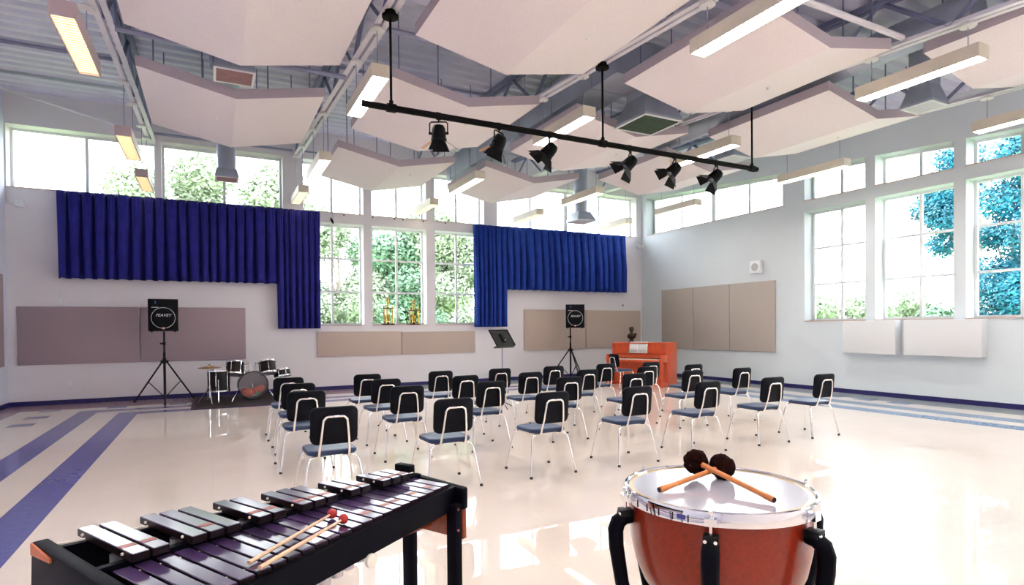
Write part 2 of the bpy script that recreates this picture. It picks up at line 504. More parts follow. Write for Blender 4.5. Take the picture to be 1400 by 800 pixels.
mb = MB(); mb.box(LX_ - 0.4, LX_, FY, BY, 0, 6.3)
tag(mb.build('wall_left', M['wall_lav_cast'], smooth=0), kind='structure')
mb = MB(); mb.box(LX_ - 0.4, RX_ + 0.4, FY - 0.4, FY, 0, 5.4)
tag(mb.build('wall_front', M['wall'], smooth=0), kind='structure')

# floor with its inlaid tile bands
mb = MB(); mb.box(LX_ - 0.4, RX_ + 0.4, FY - 0.4, BY + 0.4, -0.2, 0)
floor = tag(mb.build('floor', M['floor'], smooth=0), kind='structure')
def inlay(name, x0, x1, y0, y1, m, h=0.0015):
    b = MB(); b.box(x0, x1, y0, y1, 0, h)
    return b.build(name, m, floor, smooth=0)
inlay('border_band', LX_, -3.05, FY, BY, M['mauve_tile'], 0.0008)
inlay('border_band', -3.05, 4.4, 13.30, BY, M['mauve_tile'], 0.0008)
inlay('border_band', 4.4, 11.22, 13.30, BY, M['grey_tile'], 0.0008)
inlay('border_band', 11.22, RX_, FY, BY, M['grey_tile'], 0.0008)
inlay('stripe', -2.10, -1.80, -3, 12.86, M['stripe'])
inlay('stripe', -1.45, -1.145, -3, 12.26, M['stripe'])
inlay('stripe', -1.80, 10.33, 12.56, 12.86, M['stripe'])
inlay('stripe', -1.145, 9.62, 11.95, 12.26, M['stripe'])
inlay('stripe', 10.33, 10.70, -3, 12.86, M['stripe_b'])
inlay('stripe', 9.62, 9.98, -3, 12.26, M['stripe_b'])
for y in (11.24, 12.14, 13.10): inlay('accent_tile', -2.75, -2.44, y, y + 0.3, M['dash'], 0.002)
for x in (-1.74, -0.74): inlay('accent_tile', x, x + 0.31, 13.08, 13.38, M['dash'], 0.002)
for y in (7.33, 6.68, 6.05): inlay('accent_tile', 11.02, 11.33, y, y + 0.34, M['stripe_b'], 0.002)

# baseboards
def basebd(name, x0, x1, y0, y1):
    b = MB(); b.box(x0, x1, y0, y1, 0, 0.09)
    tag(b.build(name, M['base'], smooth=0), kind='structure')
basebd('baseboard_back', LX_, RX_, BY - 0.015, BY)
basebd('baseboard_right', RX_ - 0.015, RX_, FY, BY - 0.016)
basebd('baseboard_left', LX_, LX_ + 0.015, FY, BY - 0.016)

# windows: frame, muntins, panes and a thin wooden sill, set 0.3 m deep in the wall
win_n = [0]
def window(mp, a0, a1, z0, head, cols, rows, sill=True, posts=()):
    win_n[0] += 1
    D0, D1, fw = 0.29, 0.34, 0.045
    def slab(mb, p, q, r, s, d0=D0, d1=D1):
        """a bar given by its four (a, z) corners"""
        mb.hexa([mp(x, d0, z) for x, z in (p, q, r, s)] + [mp(x, d1, z) for x, z in (p, q, r, s)])
    root = bpy.data.objects.new('window_%d' % win_n[0], None)
    COL.objects.link(root)
    root.location = mp((a0 + a1) / 2, 0.3, z0)
    tag(root, kind='structure')
    def fin(b, name, m):
        o = b.build(name, m, None, smooth=0)
        o.parent = root
        o.matrix_parent_inverse = Matrix.Translation(-Vector(root.location))
        return o
    f = MB()
    slab(f, (a0, z0), (a0 + fw, z0), (a0 + fw, head(a0 + fw)), (a0, head(a0)))
    slab(f, (a1 - fw, z0), (a1, z0), (a1, head(a1)), (a1 - fw, head(a1 - fw)))
    slab(f, (a0 + fw, z0), (a1 - fw, z0), (a1 - fw, z0 + fw), (a0 + fw, z0 + fw))
    slab(f, (a0 + fw, head(a0 + fw) - fw), (a1 - fw, head(a1 - fw) - fw), (a1 - fw, head(a1 - fw)), (a0 + fw, head(a0 + fw)))
    fin(f, 'frame', M['white'])
    xs = [a0 + (a1 - a0) * i / cols for i in range(cols + 1)]
    zs = [lambda a, r=r: z0 + (head(a) - z0) * r / rows for r in range(rows + 1)]
    for i in range(1, cols):
        w = 0.06 if i in posts else 0.027
        b = MB(); slab(b, (xs[i] - w, z0 + fw), (xs[i] + w, z0 + fw), (xs[i] + w, head(xs[i]) - fw), (xs[i] - w, head(xs[i]) - fw), D0 + 0.005, D1 - 0.005)
        fin(b, 'mullion', M['white'])
    for r in range(1, rows):
        b = MB(); z = zs[r]
        slab(b, (a0 + fw, z(a0) - 0.023), (a1 - fw, z(a1) - 0.023), (a1 - fw, z(a1) + 0.023), (a0 + fw, z(a0) + 0.023), D0 + 0.008, D1 - 0.008)
        fin(b, 'muntin', M['white'])
    for i in range(cols):
        for r in range(rows):
            l, q = xs[i] + 0.012, xs[i + 1] - 0.012
            b = MB()
            b.add([mp(l, 0.315, zs[r](l) + 0.01), mp(q, 0.315, zs[r](q) + 0.01), mp(q, 0.315, zs[r + 1](q) - 0.01), mp(l, 0.315, zs[r + 1](l) - 0.01)], [(0, 1, 2, 3)])
            fin(b, 'pane', M['glass'])
    if sill:
        b = MB(); slab(b, (a0 - 0.01, z0 - 0.018), (a1 + 0.01, z0 - 0.018), (a1 + 0.01, z0), (a0 - 0.01, z0), -0.02, D0)
        fin(b, 'sill', M['sill'])
for a, b in low_b: window(mp_b, a, b, 1.54, K(3.965), 2, 3)
for a, b in high_b: window(mp_b, a, b, 4.215, K(5.41), 4 if b > 11 else 2, 1, posts=(2,) if b > 11 else ())
for a, b in low_r + added_r: window(mp_r, a, b, 1.54, K(3.99), 2, 3)
for a, b in high_r: window(mp_r, a, b, 4.24, head_r, 4 if b > 14 else 2, 1, posts=(2,) if b > 14 else ())

# corrugated roof deck
mb = MB()
prof = []
y = FY - 0.4
while y < BY + 0.35:
    for dy, dz in ((0, 0), (0.12, 0), (0.155, 0.07), (0.265, 0.07)): prof.append((y + dy, roof_z(y + dy) + dz))
    y += 0.30
xs = [LX_ - 0.4, -1.05, 1.8, 4.65, 7.47, 10.3, RX_ + 0.4]
vs = [(x, yy, zz) for x in xs for yy, zz in prof]
n = len(prof)
fs = [(i * n + k, (i + 1) * n + k, (i + 1) * n + k + 1, i * n + k + 1) for i in range(len(xs) - 1) for k in range(n - 1)]
mb.add(vs, fs)
deck = tag(mb.build('ceiling', M['deck'], smooth=0), kind='structure')
b = MB(); b.hexa([(LX_ - 0.4, FY - 0.4, roof_z(FY - 0.4) + 0.09), (RX_ + 0.4, FY - 0.4, roof_z(FY - 0.4) + 0.09), (RX_ + 0.4, BY + 0.4, roof_z(BY + 0.4) + 0.09), (LX_ - 0.4, BY + 0.4, roof_z(BY + 0.4) + 0.09),
                  (LX_ - 0.4, FY - 0.4, roof_z(FY - 0.4) + 0.2), (RX_ + 0.4, FY - 0.4, roof_z(FY - 0.4) + 0.2), (RX_ + 0.4, BY + 0.4, roof_z(BY + 0.4) + 0.2), (LX_ - 0.4, BY + 0.4, roof_z(BY + 0.4) + 0.2)])
b.build('roof_slab', M['deck'], deck, smooth=0)

# ------------------------------------------------------------------ roof trusses and what hangs from them
TX = [-1.05, 1.80, 4.65, 7.47, 10.30]
ORD = ['first', 'second', 'third', 'fourth', 'fifth']
tilt = math.atan(0.06)
tr0 = None
for ti, tx in enumerate(TX):
    lab = '%s steel roof truss from the wall with the drum kit side, pale double chord' % ORD[ti]
    lab = ['pale steel roof truss above the speaker and drum kit end of the room',
           'pale steel roof truss over the blue curtain edge beside the trophy windows',
           'pale steel roof truss that carries the middle rod of the spotlight bar',
           'pale steel roof truss that carries the spotlight bar end above the piano side',
           'pale steel roof truss closest to the wall with the tall side windows'][ti]
    if tr0 is None:
        t = thing('roof_truss', lab, 'truss', (tx, 0, 0), 0, 'steel roof trusses')
        y0, y1 = FY + 0.02, BY - 0.02
        for s in (-1, 1):
            c = MB()
            for (xa, xb, za, zb) in ((0.018, 0.085, 0, 0.008), (0.018, 0.026, 0.008, 0.07)):
                xa, xb = sorted((s * xa, s * xb))
                c.hexa([(xa, y0, truss_z(y0) + za), (xb, y0, truss_z(y0) + za), (xb, y1, truss_z(y1) + za), (xa, y1, truss_z(y1) + za),
                        (xa, y0, truss_z(y0) + zb), (xb, y0, truss_z(y0) + zb), (xb, y1, truss_z(y1) + zb), (xa, y1, truss_z(y1) + zb)])
            c.build('bottom_chord', M['steel'], t, smooth=0)
            c = MB()
            xa, xb = sorted((s * 0.012, s * 0.085))
            c.hexa([(xa, y0, roof_z(y0) - 0.062), (xb, y0, roof_z(y0) - 0.062), (xb, y1, roof_z(y1) - 0.062), (xa, y1, roof_z(y1) - 0.062),
                    (xa, y0, roof_z(y0) - 0.002), (xb, y0, roof_z(y0) - 0.002), (xb, y1, roof_z(y1) - 0.002), (xa, y1, roof_z(y1) - 0.002)])
            c.build('top_chord', M['steel_dark'], t, smooth=0)
        nw = 24
        for k in range(nw):
            ya, yb = y0 + (y1 - y0) * k / nw, y0 + (y1 - y0) * (k + 1) / nw
            up = k % 2 == 0
            pa = (0, ya, truss_z(ya) + 0.03 if up else roof_z(ya) - 0.03)
            pb = (0, yb, roof_z(yb) - 0.03 if up else truss_z(yb) + 0.03)
            c = MB(); c.cyl(pa, pb, 0.030, n=4)
            c.build('web_member', M['steel_dark'], t, smooth=0)
        tr0 = t
    else:
        t = copy_tree(tr0)
        t.location = (tx, 0, 0)
        relabel(t, lab)

# pendant lights: cream box, warm diffuser with louvre blades, two cables from white canopy discs
ROWS = [(3.30, 4.66), (6.65, 8.05), (10.30, 11.72), (12.88, 14.18), (-0.2, 1.2), (-3.4, -2.0)]  # last two rows are unseen, added to brighten the room
BOT = 4.31
TXL = [-1.11, 1.77, 4.65, 7.47, 10.30]
def pendant(tx, row, lab, body, glow='lamp_w'):
    ya, yb = ROWS[row]
    yc, hl, w, h = (ya + yb) / 2, (yb - ya) / 2, 0.105, 0.15
    t = thing('pendant_light', lab, 'light', (tx, yc, BOT), 0, 'pendant lights under the trusses')
    b = MB()
    b.box(-w, -w + 0.012, -hl, hl, 0, h); b.box(w - 0.012, w, -hl, hl, 0, h)
    b.box(-w + 0.012, w - 0.012, -hl, -hl + 0.012, 0, h); b.box(-w + 0.012, w - 0.012, hl - 0.012, hl, 0, h)
    b.box(-w + 0.012, w - 0.012, -hl + 0.012, hl - 0.012, h - 0.012, h)
    b.build('housing', body, t, smooth=0)
    b = MB(); b.box(-w + 0.013, w - 0.013, -hl + 0.013, hl - 0.013, 0.018, 0.026)
    b.build('diffuser', M[glow], t, smooth=0)
    b = MB()
    for k in range(1, 24):
        y = -hl + 2 * hl * k / 24
        b.box(-w + 0.013, w - 0.013, y - 0.002, y + 0.002, 0.001, 0.015)
    tag(b.build('louvre_blades', M['lamp_body'], t, smooth=0), kind='stuff')
    for s in (-1, 1):
        y = s * (hl - 0.15)
        zt = truss_z(yc + y) - BOT
        b = MB(); b.cyl((0, y, h), (0, y, zt - 0.03), 0.005, n=6)
        b.build('cable', M['pipe'], t)
        b = MB(); b.lathe([(0.05, 0.0), (0.055, -0.025), (0.085, -0.03), (0.08, -0.045), (0.02, -0.052)], 18, T(0, y, zt))
        b.build('canopy', M['dish'], t)
    return t
names_t = ['over the drum kit end', 'over the trophy window side', 'over the middle of the room', 'over the piano side', 'along the tall side windows']
names_r = ['nearest the timpani', 'second in its row from the timpani', 'third in its row from the timpani', 'at the curtain wall', 'added unseen just behind the xylophone player', 'added unseen by the front wall']
for ti, tx in enumerate(TXL):
    for row in range(6):
        pl = row > 3 or (row == 0 and ti < 2)     # unseen lamps added over and behind the camera for more light
        pendant(tx - (0.06 if (ti, row) == (0, 1) else 0), row, 'boxy pendant light %s, %s' % (names_t[ti], names_r[row]), M['lamp_body_l'] if ti == 0 else M['lamp_body'], 'lamp_a' if ti == 0 and row in (1, 2, 3) else 'lamp_far' if row == 3 else 'lamp_mid' if row == 2 else 'lamp_w')

# acoustic clouds: folded fabric panels on hanger rods
def cloud(xc, y0, y1, lab, seen_back=True):
    t = thing('ceiling_cloud', lab, 'acoustic panel', (xc, y0, 4.5), 0, 'folded acoustic clouds')
    w, L, th, ri = 1.13, y1 - y0, 0.13, 0.225
    for s in (-1, 1):
        b = MB()
        x0, x1 = sorted((0.0, s * w))
        za, zb = (ri, 0) if s < 0 else (0, ri)
        b.hexa([(x0, 0.004, za), (x1, 0.004, zb), (x1, L - 0.004, zb), (x0, L - 0.004, za), (x0, 0.004, za + th), (x1, 0.004, zb + th), (x1, L - 0.004, zb + th), (x0, L - 0.004, za + th)])
        b.build('fabric_leaf', M['cloud'], t, smooth=0)
    # trim around the edge
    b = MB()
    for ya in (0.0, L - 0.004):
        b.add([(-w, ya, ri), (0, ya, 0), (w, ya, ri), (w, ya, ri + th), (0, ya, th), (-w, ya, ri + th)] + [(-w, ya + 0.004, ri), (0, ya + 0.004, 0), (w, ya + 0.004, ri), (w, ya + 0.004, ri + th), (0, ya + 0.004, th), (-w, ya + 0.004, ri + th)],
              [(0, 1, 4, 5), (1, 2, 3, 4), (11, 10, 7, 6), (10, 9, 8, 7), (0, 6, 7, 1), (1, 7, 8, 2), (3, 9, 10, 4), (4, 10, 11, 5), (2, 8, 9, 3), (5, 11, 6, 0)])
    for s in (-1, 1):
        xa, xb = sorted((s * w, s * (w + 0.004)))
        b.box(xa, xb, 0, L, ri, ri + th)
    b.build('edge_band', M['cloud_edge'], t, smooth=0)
    for xx, yy in ((-0.95, 0.12), (-0.4, 0.12), (0.4, 0.12), (0.95, 0.12), (-0.95, L - 0.12), (-0.4, L - 0.12), (0.4, L - 0.12), (0.95, L - 0.12)):
        zz = ri * abs(xx) / w + th
        zt = roof_z(y0 + yy) - 4.5
        b = MB(); b.cyl((xx, yy, zz), (xx, yy, zt), 0.009, n=6)
        b.build('hanger_rod', M['steel_dark'], t)
    return t
BAYX = [0.345, 3.22, 6.15, 8.88]
cl = [(0, 5.25, 7.5, 'large folded acoustic cloud over the curtain, nearer the camera end, grille vent behind it'),
      (0, 8.6, 10.9, 'folded acoustic cloud below the mauve vent, above the long blue curtain'),
      (1, 4.15, 6.36, 'folded acoustic cloud in front of the spotlight bar, between second and third trusses'),
      (1, 7.5, 9.75, 'folded acoustic cloud directly behind the two amber-leaved spotlights'),
      (1, 10.83, 13.0, 'small-looking folded acoustic cloud in front of the trophy windows'),
      (2, 4.16, 6.36, 'folded acoustic cloud between the timpani and the large green-grilled vent'),
      (2, 7.5, 9.75, 'folded acoustic cloud behind the large green-grilled vent'),
      (2, 10.83, 13.0, 'folded acoustic cloud over the music stand, nearest the short curtain'),
      (3, 1.85, 4.05, 'folded acoustic cloud cut by the picture edge above the tall side windows'),
      (3, 5.27, 7.5, 'folded acoustic cloud along the tall side windows, nearer the camera'),
      (3, 8.55, 10.75, 'folded acoustic cloud along the side wall over the piano')]
for bi, y0, y1, lab in cl: cloud(BAYX[bi], y0, y1, lab)

# sprinkler heads under the clouds
for bi, x, y, zoff, lab in ((1, 0.46, 5.3, 0, 'tiny sprinkler head under the cloud in front of the spotlight bar'),
                            (1, 0.28, 8.3, 0, 'tiny sprinkler head under the cloud behind the amber-leaved spotlights'),
                            (1, 0.45, 11.6, 0, 'tiny sprinkler head under the cloud by the trophy windows'),
                            (2, 0.45, 5.35, 0, 'tiny sprinkler head under the cloud near the green vent'),
                            (2, 0.45, 8.6, 0, 'tiny sprinkler head under the cloud past the green vent'),
                            (3, 0.62, 6.3, 0, 'tiny sprinkler head under the cloud by the side windows'),
                            (0, -0.23, 9.6, 0, 'tiny sprinkler head under the cloud over the long curtain')):
    z = 4.5 + 0.225 * abs(x) / 1.13
    t = thing('ceiling_sprinkler', lab, 'sprinkler', (BAYX[bi] + x, y, z), 0, 'sprinkler heads')
    b = MB(); b.lathe([(0.035, 0), (0.03, -0.008)], 12); b.build('escutcheon', M['dish'], t)
    b = MB(); b.cyl((0, 0, 0), (0, 0, -0.035), 0.01, n=8); b.lathe([(0.022, -0.035), (0.022, -0.04)], 8); b.build('nozzle', M['dish'], t)

# ducts and vents
def vent(x, y, z, w, top_w, h, lab, gm, round_r=0.0, up=0.5, rim=0.03):
    t = thing('air_vent', lab, 'vent', (x, y, z), 0, 'ceiling air vents')
    up = roof_z(y) - z - h + 0.02
    b = MB()
    a, c = w / 2, top_w / 2
    b.hexa([(-a, -a, 0.03), (a, -a, 0.03), (a, a, 0.03), (-a, a, 0.03), (-c, -c, h), (c, -c, h), (c, c, h), (-c, c, h)])
    b.box(-a, a, -a, a, 0.0, 0.03)
    b.build('boot', M['duct'], t, smooth=0)
    b = MB()
    for q in ((-a, a, -a, -a + rim), (-a, a, a - rim, a), (-a, -a + rim, -a + rim, a - rim), (a - rim, a, -a + rim, a - rim)): b.box(*q, -0.012, 0.0)
    b.build('vent_frame', M['white'], t, smooth=0)
    b = MB(); b.box(-a + rim, a - rim, -a + rim, a - rim, -0.004, -0.001); b.build('grille', M['duct'] if gm is M['white'] or gm is M['dish'] else gm, t, smooth=0)
    b = MB()
    for k in range(14):
        yy = -a + rim + (w - 2 * rim) * (k + 0.5) / 14
        b.box(-a + rim, a - rim, yy - 0.004, yy + 0.004, -0.01, -0.004)
    tag(b.build('grille_slat', gm, t, smooth=0), kind='stuff')
    b = MB()
    if round_r:
        b.lathe([(round_r, h - 0.02), (round_r, h + up * 0.33), (round_r + 0.008, h + up * 0.33), (round_r + 0.008, h + up * 0.36), (round_r, h + up * 0.36), (round_r, h + up)], 20)
    else: b.box(-c, c, -c, c, h, h + up)
    b.build('neck', M['duct'], t)
    return t
vent(5.95, 6.97, 4.5, 0.72, 0.46, 0.36, 'large square ceiling vent with green grille above the spotlight bar', M['grill_green'], up=0.55)
vent(8.94, 4.66, 4.48, 0.42, 0.27, 0.28, 'small square vent with pale grille under the end of the big pendant light', M['white'], up=0.45)
vent(0.30, 7.98, 4.55, 0.46, 0.36, 0.22, 'square vent with mauve grille above the long curtain, between two clouds', M['grill_red'], up=0.5)
vent(8.9, 8.02, 4.62, 0.48, 0.32, 0.28, 'square vent behind the spotlight bar end, mostly hidden by a pendant light', M['white'], up=0.3)
vent(0.31, 12.35, 4.30, 0.40, 0.34, 0.16, 'round duct drop with flared outlet in front of the first high window', M['grill_red'], round_r=0.165, up=1.3)
vent(8.62, 12.75, 4.19, 0.56, 0.36, 0.24, 'round duct drop with flared outlet near the corner by the short curtain', M['dish'], round_r=0.18, up=1.3)

def rect_duct(lab, x0, x1, y0, y1, z0, z1):
    t = thing('air_duct', lab, 'duct', ((x0 + x1) / 2, y0, z0))
    dx, dz = (x1 - x0) / 2, z1 - z0
    b = MB(); b.box(-dx, dx, 0, y1 - y0, 0, dz); b.build('duct_body', M['duct'], t, smooth=0)
    k = 0.6
    while k < y1 - y0:
        b = MB(); b.box(-dx - 0.012, dx + 0.012, k, k + 0.025, -0.012, dz + 0.012); b.build('seam_flange', M['duct'], t, smooth=0)
        k += 1.15
    return t
rect_duct('rectangular metal air duct running above the green-grilled vent, with upright seams', 5.08, 5.70, 6.6, 13.2, 4.98, 5.48)
def round_duct(lab, x, y0, y1, z, r):
    t = thing('air_duct', lab, 'duct', (x, y0, z))
    b = MB(); b.cyl((0, 0, 0), (0, y1 - y0, 0), r, n=24); b.build('duct_body', M['duct'], t)
    k = 0.15
    while k < y1 - y0:
        b = MB(); b.tube([(r * math.cos(a * PI / 8), k + 0.14 * a / 16, r * math.sin(a * PI / 8)) for a in range(17)], 0.006, n=4)
        b.build('spiral_seam', M['duct'], t)
        k += 0.42
    return t
round_duct('round spiral air duct beside the fourth truss on the tall window side', 8.02, 3.6, 9.4, 5.13, 0.21)
round_duct('round spiral air duct high over the clouds above the long curtain', 0.30, 7.9, 12.6, 5.42, 0.17)

# pipes and conduits under the deck
def pipe(name, lab, path, r, cat='pipe', m='pipe'):
    b = MB(); b.tube(path, r, n=8)
    return tag(b.build(name, M[m]), lab, cat)
pipe('conduit', 'thin dark conduit across the deck, nearer of two over the drum kit end', [(LX_ + 0.01, 11.46, roof_z(11.46) - 0.03), (-1.2, 11.46, roof_z(11.46) - 0.03)], 0.028)
pipe('conduit', 'thin grey conduit across the deck, farther of two over the drum kit end', [(LX_ + 0.01, 13.05, roof_z(13.05) - 0.03), (-1.2, 13.05, roof_z(13.05) - 0.03)], 0.022, m='duct')
pipe('tie_rod', 'pale tie rod slanting down from the wall top to the first truss end', [(-3.42, 13.85, 5.93), (-1.15, 14.22, 5.50)], 0.026, 'rod', 'steel')
pipe('sprinkler_pipe', 'grey pipe over the high windows between the first two trusses', [(-0.98, 14.1, 5.50), (1.7, 14.1, 5.50)], 0.028)
pipe('sprinkler_pipe', 'grey pipe over the high windows with trophies below', [(1.88, 13.9, 5.46), (2.35, 13.9, 5.46), (2.4, 13.9, 5.40), (2.4, 13.9, 5.25)], 0.02)
pipe('sprinkler_pipe', 'dark pipe crossing above the mauve vent with an elbow down', [(-0.95, 8.25, 4.98), (0.0, 8.25, 4.95), (0.05, 8.25, 4.93), (0.06, 8.25, 4.85), (0.07, 8.25, 4.72)], 0.035)
pipe('sprinkler_pipe', 'dark pipe crossing from the mauve vent towards the second truss', [(0.55, 8.35, 4.95), (1.72, 8.35, 4.95)], 0.035)
pipe('bridging_bar', 'pinkish bridging bar between third and fourth trusses over the timpani', [(4.72, 4.1, 4.86), (7.4, 4.1, 4.86)], 0.035, 'bar', 'steel')
pipe('bridging_bar', 'grey bridging bar between the second and third trusses behind the clouds', [(1.87, 7.0, 5.05), (4.58, 7.0, 5.05)], 0.035, 'bar')
pipe('bridging_bar', 'grey bridging bar high between the second and third trusses', [(1.87, 9.9, 5.75), (4.58, 9.9, 5.75)], 0.03, 'bar')
pipe('bridging_bar', 'grey bridging bar between the third and fourth trusses by the curtain', [(4.72, 10.4, 5.2), (7.4, 10.4, 5.2)], 0.03, 'bar')

# ------------------------------------------------------------------ curtains
def curtain(lab, x0, x1, z0, z1, m, pitch, amp, seed):
    rnd = random.Random(seed)
    per = []
    x = 0.0
    while x < x1 - x0:
        p = pitch * rnd.uniform(0.75, 1.25); per.append((x, p, rnd.uniform(0.7, 1.1))); x += p
    tot = x
    k = (x1 - x0) / tot
    xs, ph, am = [], [], []
    sub = 18
    for (xx, p, a) in per:
        for s in range(sub):
            xs.append((xx + p * s / sub) * k); ph.append(s / sub); am.append(a)
    xs.append(x1 - x0); ph.append(0); am.append(1)
    rows = 14
    vs, fs = [], []
    n = len(xs)
    for r in range(rows + 1):
        t = r / rows
        z = (z1 - z0) * (1 - t)
        g = 0.45 + 0.55 * min(1, t * 1.6)         # folds are gathered at the heading, open below
        vw = 0.05 + 0.11 * min(1, t * 1.3)        # half width of the valley between two folds
        for i in range(n):
            d = min(ph[i], 1 - ph[i])
            q = max(0.0, min(1.0, (d - vw * am[i] * 0.8) / 0.13))
            f = q * q * (3 - 2 * q) * (0.9 + 0.1 * math.sin(PI * ph[i]))
            lean = 0.018 * math.sin(xs[i] * 3.1 + seed) * t
            y = -amp * am[i] * f * g - 0.012 * math.sin(2 * PI * ph[i] * 3) * (1 - t) ** 3
            vs.append((xs[i] + lean + 0.010 * t * math.sin(2 * PI * ph[i]), y, z))
    for r in range(rows):
        for i in range(n - 1):
            fs.append((r * n + i, r * n + i + 1, (r + 1) * n + i + 1, (r + 1) * n + i))
    t = thing('curtain', lab, 'curtain', (x0, BY - 0.07, z0), 0, 'royal blue pleated curtains')
    b = MB(); b.add(vs, fs); b.build('drape', m, t, smooth=80, thick=0.006)
    b = MB(); b.box(0, x1 - x0, 0.012, 0.055, z1 - z0 - 0.05, z1 - z0 - 0.005); b.build('curtain_track', M['white'], t, smooth=0)
    return t
curtain('long royal blue pleated curtain high on the wall, hanging above the drum kit', -2.64, 1.345, 2.475, 4.185, M['curtain_l'], 0.215, 0.24, 1)
curtain('royal blue curtain panel hanging lower beside the trophy windows, joining the long curtain', 1.345, 2.31, 1.46, 4.18, M['curtain_l'], 0.14, 0.18, 2)
curtain('brighter-lit blue curtain panel hanging lower above the music stand', 6.21, 7.17, 1.47, 4.18, M['curtain_r'], 0.14, 0.18, 3)
curtain('brighter-lit blue pleated curtain high on the wall above the piano side speaker', 7.17, 11.2, 2.475, 4.19, M['curtain_r'], 0.225, 0.24, 4)

# ------------------------------------------------------------------ fabric panels on the walls
def panel_b(lab, x0, x1, z0, z1, m, t=0.05):
    b = MB(); b.box(x0, x1, BY - t, BY - 0.001, z0, z1)
    tag(b.build('acoustic_panel', m, bevel=0.012, smooth=40), lab, 'panel', 'fabric wall panels')
def panel_r(lab, y0, y1, z0, z1, m, t=0.05):
    b = MB(); b.box(RX_ - t, RX_ - 0.001, y0, y1, z0, z1)
    tag(b.build('acoustic_panel', m, bevel=0.012, smooth=40), lab, 'panel', 'fabric wall panels')
panel_b('mauve fabric wall panel left of the drum-side speaker, beside the room corner', -3.29, -1.30, 0.793, 1.925, M['fab_mauve'])
panel_b('mauve fabric wall panel behind the speaker next to the drum kit', -1.285, 0.69, 0.793, 1.93, M['fab_mauve'])
panel_b('low tan fabric wall panel under the windows, the one near the drum kit', 2.21, 4.232, 0.793, 1.378, M['fab_tan'])
panel_b('low tan fabric wall panel under the windows, the one near the music stand', 4.245, 6.25, 0.793, 1.36, M['fab_tan'])
panel_b('tan fabric wall panel behind the piano-side speaker', 7.735, 9.775, 0.806, 1.948, M['fab_tan'])
panel_b('tan fabric wall panel behind the bronze bust on the piano', 9.79, 11.825, 0.815, 1.94, M['fab_tan'])
panel_r('tall taupe fabric wall panel of three, nearest the room corner', 12.10, 13.36, 0.805, 2.515, M['fab_grey'])
panel_r('tall taupe fabric wall panel, middle one of three', 10.82, 12.09, 0.805, 2.515, M['fab_grey'])
panel_r('tall taupe fabric wall panel of three, nearest the tall windows', 9.455, 10.81, 0.805, 2.515, M['fab_grey'])
panel_r('boxy white wall panel under the tall windows, the one nearer the taupe panels', 6.62, 7.67, 0.855, 1.515, M['fab_white'], 0.22)
panel_r('boxy white wall panel under the tall windows, the one farther from the taupe panels', 5.20, 6.47, 0.855, 1.515, M['fab_white'], 0.22)
b = MB(); b.box(LX_ + 0.001, LX_ + 0.05, 11.6, 13.9, 0.79, 2.50)
tag(b.build('acoustic_panel', M['fab_mauve'], bevel=0.012, smooth=40), 'mauve fabric panel on the side wall at the picture edge', 'panel', 'fabric wall panels')

# ------------------------------------------------------------------ small things on the walls
t = thing('wall_speaker', 'small white loudspeaker box high on the plain side wall', 'speaker', (RX_, 9.98, 2.72))
b = MB(); b.box(-0.10, -0.001, -0.16, 0.16, 0, 0.30); b.build('housing', M['white'], t, bevel=0.012)
b = MB(); b.cyl((-0.108, 0, 0.15), (-0.1, 0, 0.15), 0.095, n=24); b.build('round_grille', mat('grille_grey', (0.5, 0.51, 0.53), 0.6, bump=0.3, bscale=200), t)
t = thing('power_outlet', 'white wall outlet low on the wall under the mauve panel', 'outlet', (-2.485, BY, 0.355))
b = MB(); b.box(-0.04, 0.04, -0.008, -0.001, 0, 0.115); b.build('cover_plate', M['white'], t, bevel=0.003)
b = MB(); b.box(-0.016, 0.016, -0.011, -0.008, 0.018, 0.05); b.box(-0.016, 0.016, -0.011, -0.008, 0.065, 0.097); b.build('socket', M['wall'], t, smooth=0)
t = thing('wall_switch', 'small white switch box below the long curtain with a thin surface conduit', 'switch', (-2.60, BY, 1.97))
b = MB(); b.box(-0.035, 0.035, -0.04, -0.001, 0, 0.13); b.build('box', M['white'], t, bevel=0.005)
b = MB(); b.cyl((0, -0.012, 0.13), (0, -0.012, 0.5), 0.009, n=8); b.build('conduit', M['wall'], t)
t = thing('junction_box', 'white junction box with short pipe at the corner under the high window', 'box', (-3.22, BY, 3.83))
b = MB(); b.box(-0.075, 0.075, -0.07, -0.001, 0, 0.12); b.build('box', M['white'], t, bevel=0.01)
b = MB(); b.cyl((-0.215, -0.03, 0.06), (-0.075, -0.03, 0.06), 0.014, n=8); b.build('pipe', M['white'], t)
t = thing('emergency_light', 'twin-headed white emergency light in the far room corner', 'light', (11.84, BY, 3.86))
b = MB(); b.box(-0.12, 0.06, -0.06, -0.001, 0.0, 0.10); b.build('box', M['white'], t, bevel=0.01)
for s in (-1, 1):
    b = MB(); b.lathe([(0.02, -0.03), (0.05, -0.01), (0.065, 0.04), (0.065, 0.05)], 14, T(-0.03 + s * 0.09, -0.10, 0.06) @ RX(PI / 2 + 0.3)); b.build('lamp_head', M['white'], t)
t = thing('wall_sensor', 'tiny dark sensor on the wall above the bust', 'sensor', (11.17, BY, 2.03))
b = MB(); b.box(-0.015, 0.015, -0.03, -0.001, 0.05, 0.09); b.build('sensor_body', M['bronze'], t, smooth=0)
b = MB(); b.cyl((0, -0.012, -0.06), (0, -0.012, 0.05), 0.005, n=6); b.build('cord', M['white'], t)
t = thing('window_pole', 'thin pull cord with a black tip hanging beside the blue curtain edge', 'cord', (2.60, BY - 0.035, 3.98))
b = MB(); b.cyl((0, 0, 0.10), (0, 0, 1.35), 0.005, n=6); b.build('cord', M['duct'], t)
b = MB(); b.lathe([(0.004, 0.12), (0.03, 0.05), (0.02, -0.03), (0.004, -0.05)], 10, RY(-0.4)); b.build('tip', M['black'], t)
